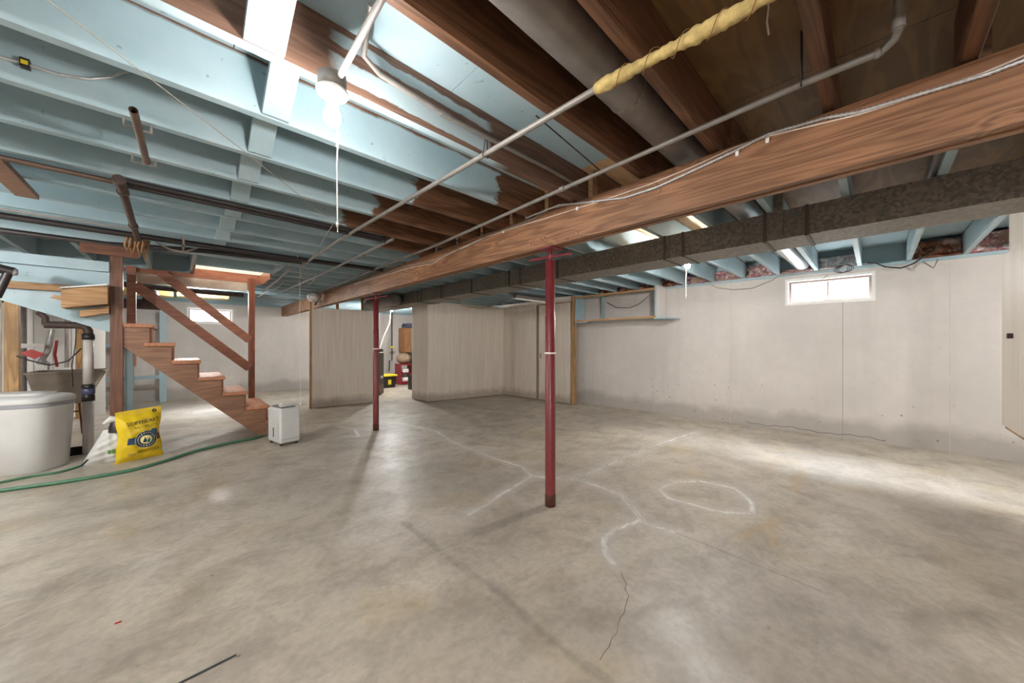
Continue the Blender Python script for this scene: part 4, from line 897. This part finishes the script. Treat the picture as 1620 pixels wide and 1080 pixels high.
# blue shelf frame on the back wall
t = thing('shelf_frame', 'tall blue painted shelf frame against the far wall behind the stairs', 'shelf', (-.9, 11.2, 0))
Bx('upright', -.28, -.17, 11.1, 11.2, 0, 2.05, M['paint_y'], t); Bx('upright', -1.95, -1.87, 11.1, 11.2, 0, 2.05, M['paint_y'], t)
for z in (.56, 1.27): Bx('shelf_rail', -1.87, -.281, 11.1, 11.15, z-.04, z+.04, M['paint_x'], t)
Bx('shelf_board', -1.87, -.281, 11.15, 11.46, 1.28, 1.31, M['paint_x'], t)
# cast iron sewer stack
t = thing('sewer_pipe', 'rusty cast iron drain pipe with hubs beneath the ceiling behind the stairs', 'pipe', (-.3, 8.4, 1.85))
MB().tube([(-.33, 8.4, 2.59), (-.33, 8.4, 2.0)], .085, 20).build('stack', M['iron'], t); MB().tube([(-.33, 8.4, 2.19), (-.33, 8.4, 2.09)], .11, 20).build('hub', M['iron'], t)
MB().tube([(-1.9, 8.4, 1.96), (-.18, 8.4, 1.96), (-.11, 8.4, 1.955)], .085, 20, prof=[.085, .085, .04]).build('horizontal_run', M['iron'], t); MB().tube([(-.56, 8.4, 1.96), (-.49, 8.4, 1.96)], .11, 20).build('hub', M['iron'], t)
MB().tube([(-1.0, 8.2, 2.25), (.2, 8.2, 2.22), (.9, 8.2, 2.22)], .045, 14).build('branch', M['iron'], t)
# grey fan-like damper housing hanging at the beam
o = MB().lathe((1.90, 7.55, 2.21), [(0, -.09), (.06, -.085), (.095, -.04), (.10, .0), (.10, .09), (.06, .1), (0, .1)], 20, ax=(.5, .8, 0)).build('hanging_can', M['chrome']); tag(o, 'round silvery can hung beside the beam near the left partition', 'fitting')
pipe('dark_hose', [(1.93, 7.6, 2.24), (2.03, 7.65, 2.2), (1.98, 7.72, 2.08)], .018, M['black'], 'black flexible tube from the silvery can to the partition', 'hose')

# ================================================================== UTILITY ROOM
t = thing('furnace', 'tall grey furnace cabinet just inside the utility room', 'furnace', (3.8, 9.05, 0))
Bx('cabinet', 3.35, 3.86, 8.8, 9.35, .28, .84+.25, M['grey'], t, bevel=.01); Bx('lower_panel', 3.36, 3.855, 8.805, 9.345, .03, .275, M['sink'], t); Bx('foot', 3.4, 3.82, 8.85, 9.3, 0, .03, M['black'], t)
Bx('front_badge', 3.77, 3.83, 8.79, 8.799, .42, .49, M['whitepaint'], t)
MB().tube([(3.74, 9.1, 1.09), (3.74, 9.1, 2.55)], .05, 16).build('flue', M['whitepaint'], t)
cx0 = P(609, 560, 1, 9.6)
t = thing('vent_hose', 'white flexible hose hanging over the furnace', 'hose', (4.2, 9.6, 1.2)); MB().tube([(4.42, 9.6, 2.59), (4.42, 9.6, 2.34), (4.38, 9.6, 1.9), (4.20, 9.6, 1.5), (4.10, 9.6, 1.2)], .012, 10).build('hose_run', M['pvc'], t); Bx('end_box', 4.04, 4.17, 9.56, 9.64, 1.02, 1.16, M['black'], t)
pipe('gas_pipe', [P(620, 490, 1, 11.2), P(620, 569, 1, 11.2), P(616, 571, 1, 11.2), P(616, 587, 1, 11.2)], .018, M['black'], 'thin black pipe running down the utility room wall')
o = MB().tube([P(617, 549, 1, 11.15), P(624, 549, 1, 11.15)], .03, 8).build('pipe_valve', M['yellow']); tag(o, 'yellow valve on the utility room pipe', 'valve')
t = thing('storage_bin', 'black storage bin with a yellow lid on the utility room floor', 'bin', (4.72, 10.2, 0))
loft([ringr(4.34, 4.72, 10.0, 10.4, 0), ringr(4.30, 4.76, 9.96, 10.44, .34)], smooth=False).build('bin_body', M['black'], t); Bx('lid', 4.28, 4.78, 9.94, 10.46, .341, .39, M['yellow'], t, bevel=.01)
MB().box(4.50, 4.59, 9.955, 9.972, .10, .24).build('sticker', M['yellow'], t)
t = thing('red_shelf', 'low red shelf unit holding odds and ends', 'shelf', (5.4, 10.6, 0))
Bx('top', 5.12, 6.05, 10.45, 10.85, .62, .66, M['redshelf'], t); Bx('shelf_board', 5.16, 6.0, 10.47, 10.84, .34, .37, M['redshelf'], t); Bx('base', 5.16, 6.0, 10.47, 10.84, .02, .09, M['redshelf'], t)
for x in (5.12, 5.55, 5.98): Bx('side_panel', x, x+.04, 10.46, 10.845, 0, .619, M['redshelf'], t)
o = MB().lathe((5.32, 10.65, .661), [(0, 0), (.10, .0), (.20, .08), (.225, .16), (.21, .24), (.12, .32), (0, .34)], 20).build('basket', M['tan']); tag(o, 'round tan basket on top of the red shelf', 'basket')
o = MB().lathe((5.66, 10.6, .661), [(0, 0), (.09, .0), (.11, .06), (.08, .12), (0, .13)], 14).build('black_pot', M['black']); tag(o, 'small black pot beside the tan basket', 'pot')
for i_, (x, z) in enumerate(((5.32, .371), (5.32, .091))): 
    o = MB().box(x-.08, x+.12, 10.5, 10.7, z, z+.13).build('paper_stack', M['whitepaint'], bevel=.02); tag(o, ('white papers on the upper level of the red shelf', 'white papers on the lower level of the red shelf')[i_], 'papers')
t = thing('wall_cabinet', 'brown wooden cabinet on the utility room wall', 'cabinet', (5.4, 10.9, .98))
Bx('cabinet_body', 5.42, 6.25, 10.78, 11.2, 1.02, 1.83, M['cab'], t); Bx('cabinet_door', 5.43, 5.62, 10.755, 10.779, 1.03, 1.82, M['cab'], t); Bx('cabinet_door', 5.64, 6.23, 10.755, 10.779, 1.03, 1.82, M['pale_z'], t)
o = blob('cloth_pile', 5.5, 6.15, 10.8, 11.1, 1.832, 1.99, M['cloth'], 'dark cloth bundle on top of the wall cabinet', 91); o['category'] = 'cloth'
t = thing('bottle_case', 'dark case of water bottles beside the partition', 'case', (4.93, 9.2, 0)); Bx('case_body', 4.78, 5.08, 9.0, 9.3, 0, .42, M['black'], t, bevel=.01); Bx('label_panel', 4.80, 4.95, 8.985, 8.999, .05, .32, M['aqua'], t)

# small leftovers
t = thing('pipe_fitting', 'dark pipe fitting with a shiny clamp at the left edge above the tank', 'pipe', (-1.2, 5.5, 2.1))
a_ = Vector(P(-30, 418, 1, 5.5)); b_ = Vector(P(22, 430, 1, 5.5)); c_ = Vector(P(-6, 470, 1, 5.5))
MB().tube([a_, b_], .04, 12).build('pipe_run', M['black'], t); MB().tube([b_+Vector((-.03, 0, -.01)), c_], .03, 12).build('pipe_run', M['black'], t)
MB().lathe(tuple(b_), [(0, -.02), (.03, -.02), (.034, 0), (.03, .02), (0, .02)], 12, ax=(1, 0, 0)).build('clamp', M['chrome'], t)
q = Vector(PZ(1216, -8, 2.59)); o = MB().tube([q, q+Vector((.003, .0, -.05)), q+Vector((-.004, .004, -.10)), q+Vector((.002, 0, -.145))], .0035, 6).build('frayed_string', M['rope']); tag(o, 'frayed bit of string hanging from the plywood at top right', 'string')
o = MB().beam(P(1293, 446, 0, 6.58), P(1310, 435, 0, 6.60), .012, .008).build('latch_stick', M['wire']); tag(o, 'small latch stick at the top of the basement window', 'latch')
for L, lab in (([(405, 452), (430, 446), (450, 444), (440, 455), (420, 462), (408, 470)], 'pale wire looping off the right corner of the stair opening'),
               ([(470, 402), (478, 440), (488, 452), (496, 444), (500, 432)], 'white wire drooping between the grey pipes under the far joists')):
    cable('wire', [PZ(x, y, 2.31) for x, y in L], .004, lab, 'wirewhite')
t = thing('yellow_batts', 'yellow fibreglass tucked above the cast iron drain pipe', 'insulation', (-.1, 8.9, 2.3))
Bx('batt', -.75, -.05, 8.75, 9.1, 2.16, 2.34, M['ins_yellow'], t); Bx('batt', .0, .75, 8.95, 9.3, 2.2, 2.34, M['ins_yellow'], t)
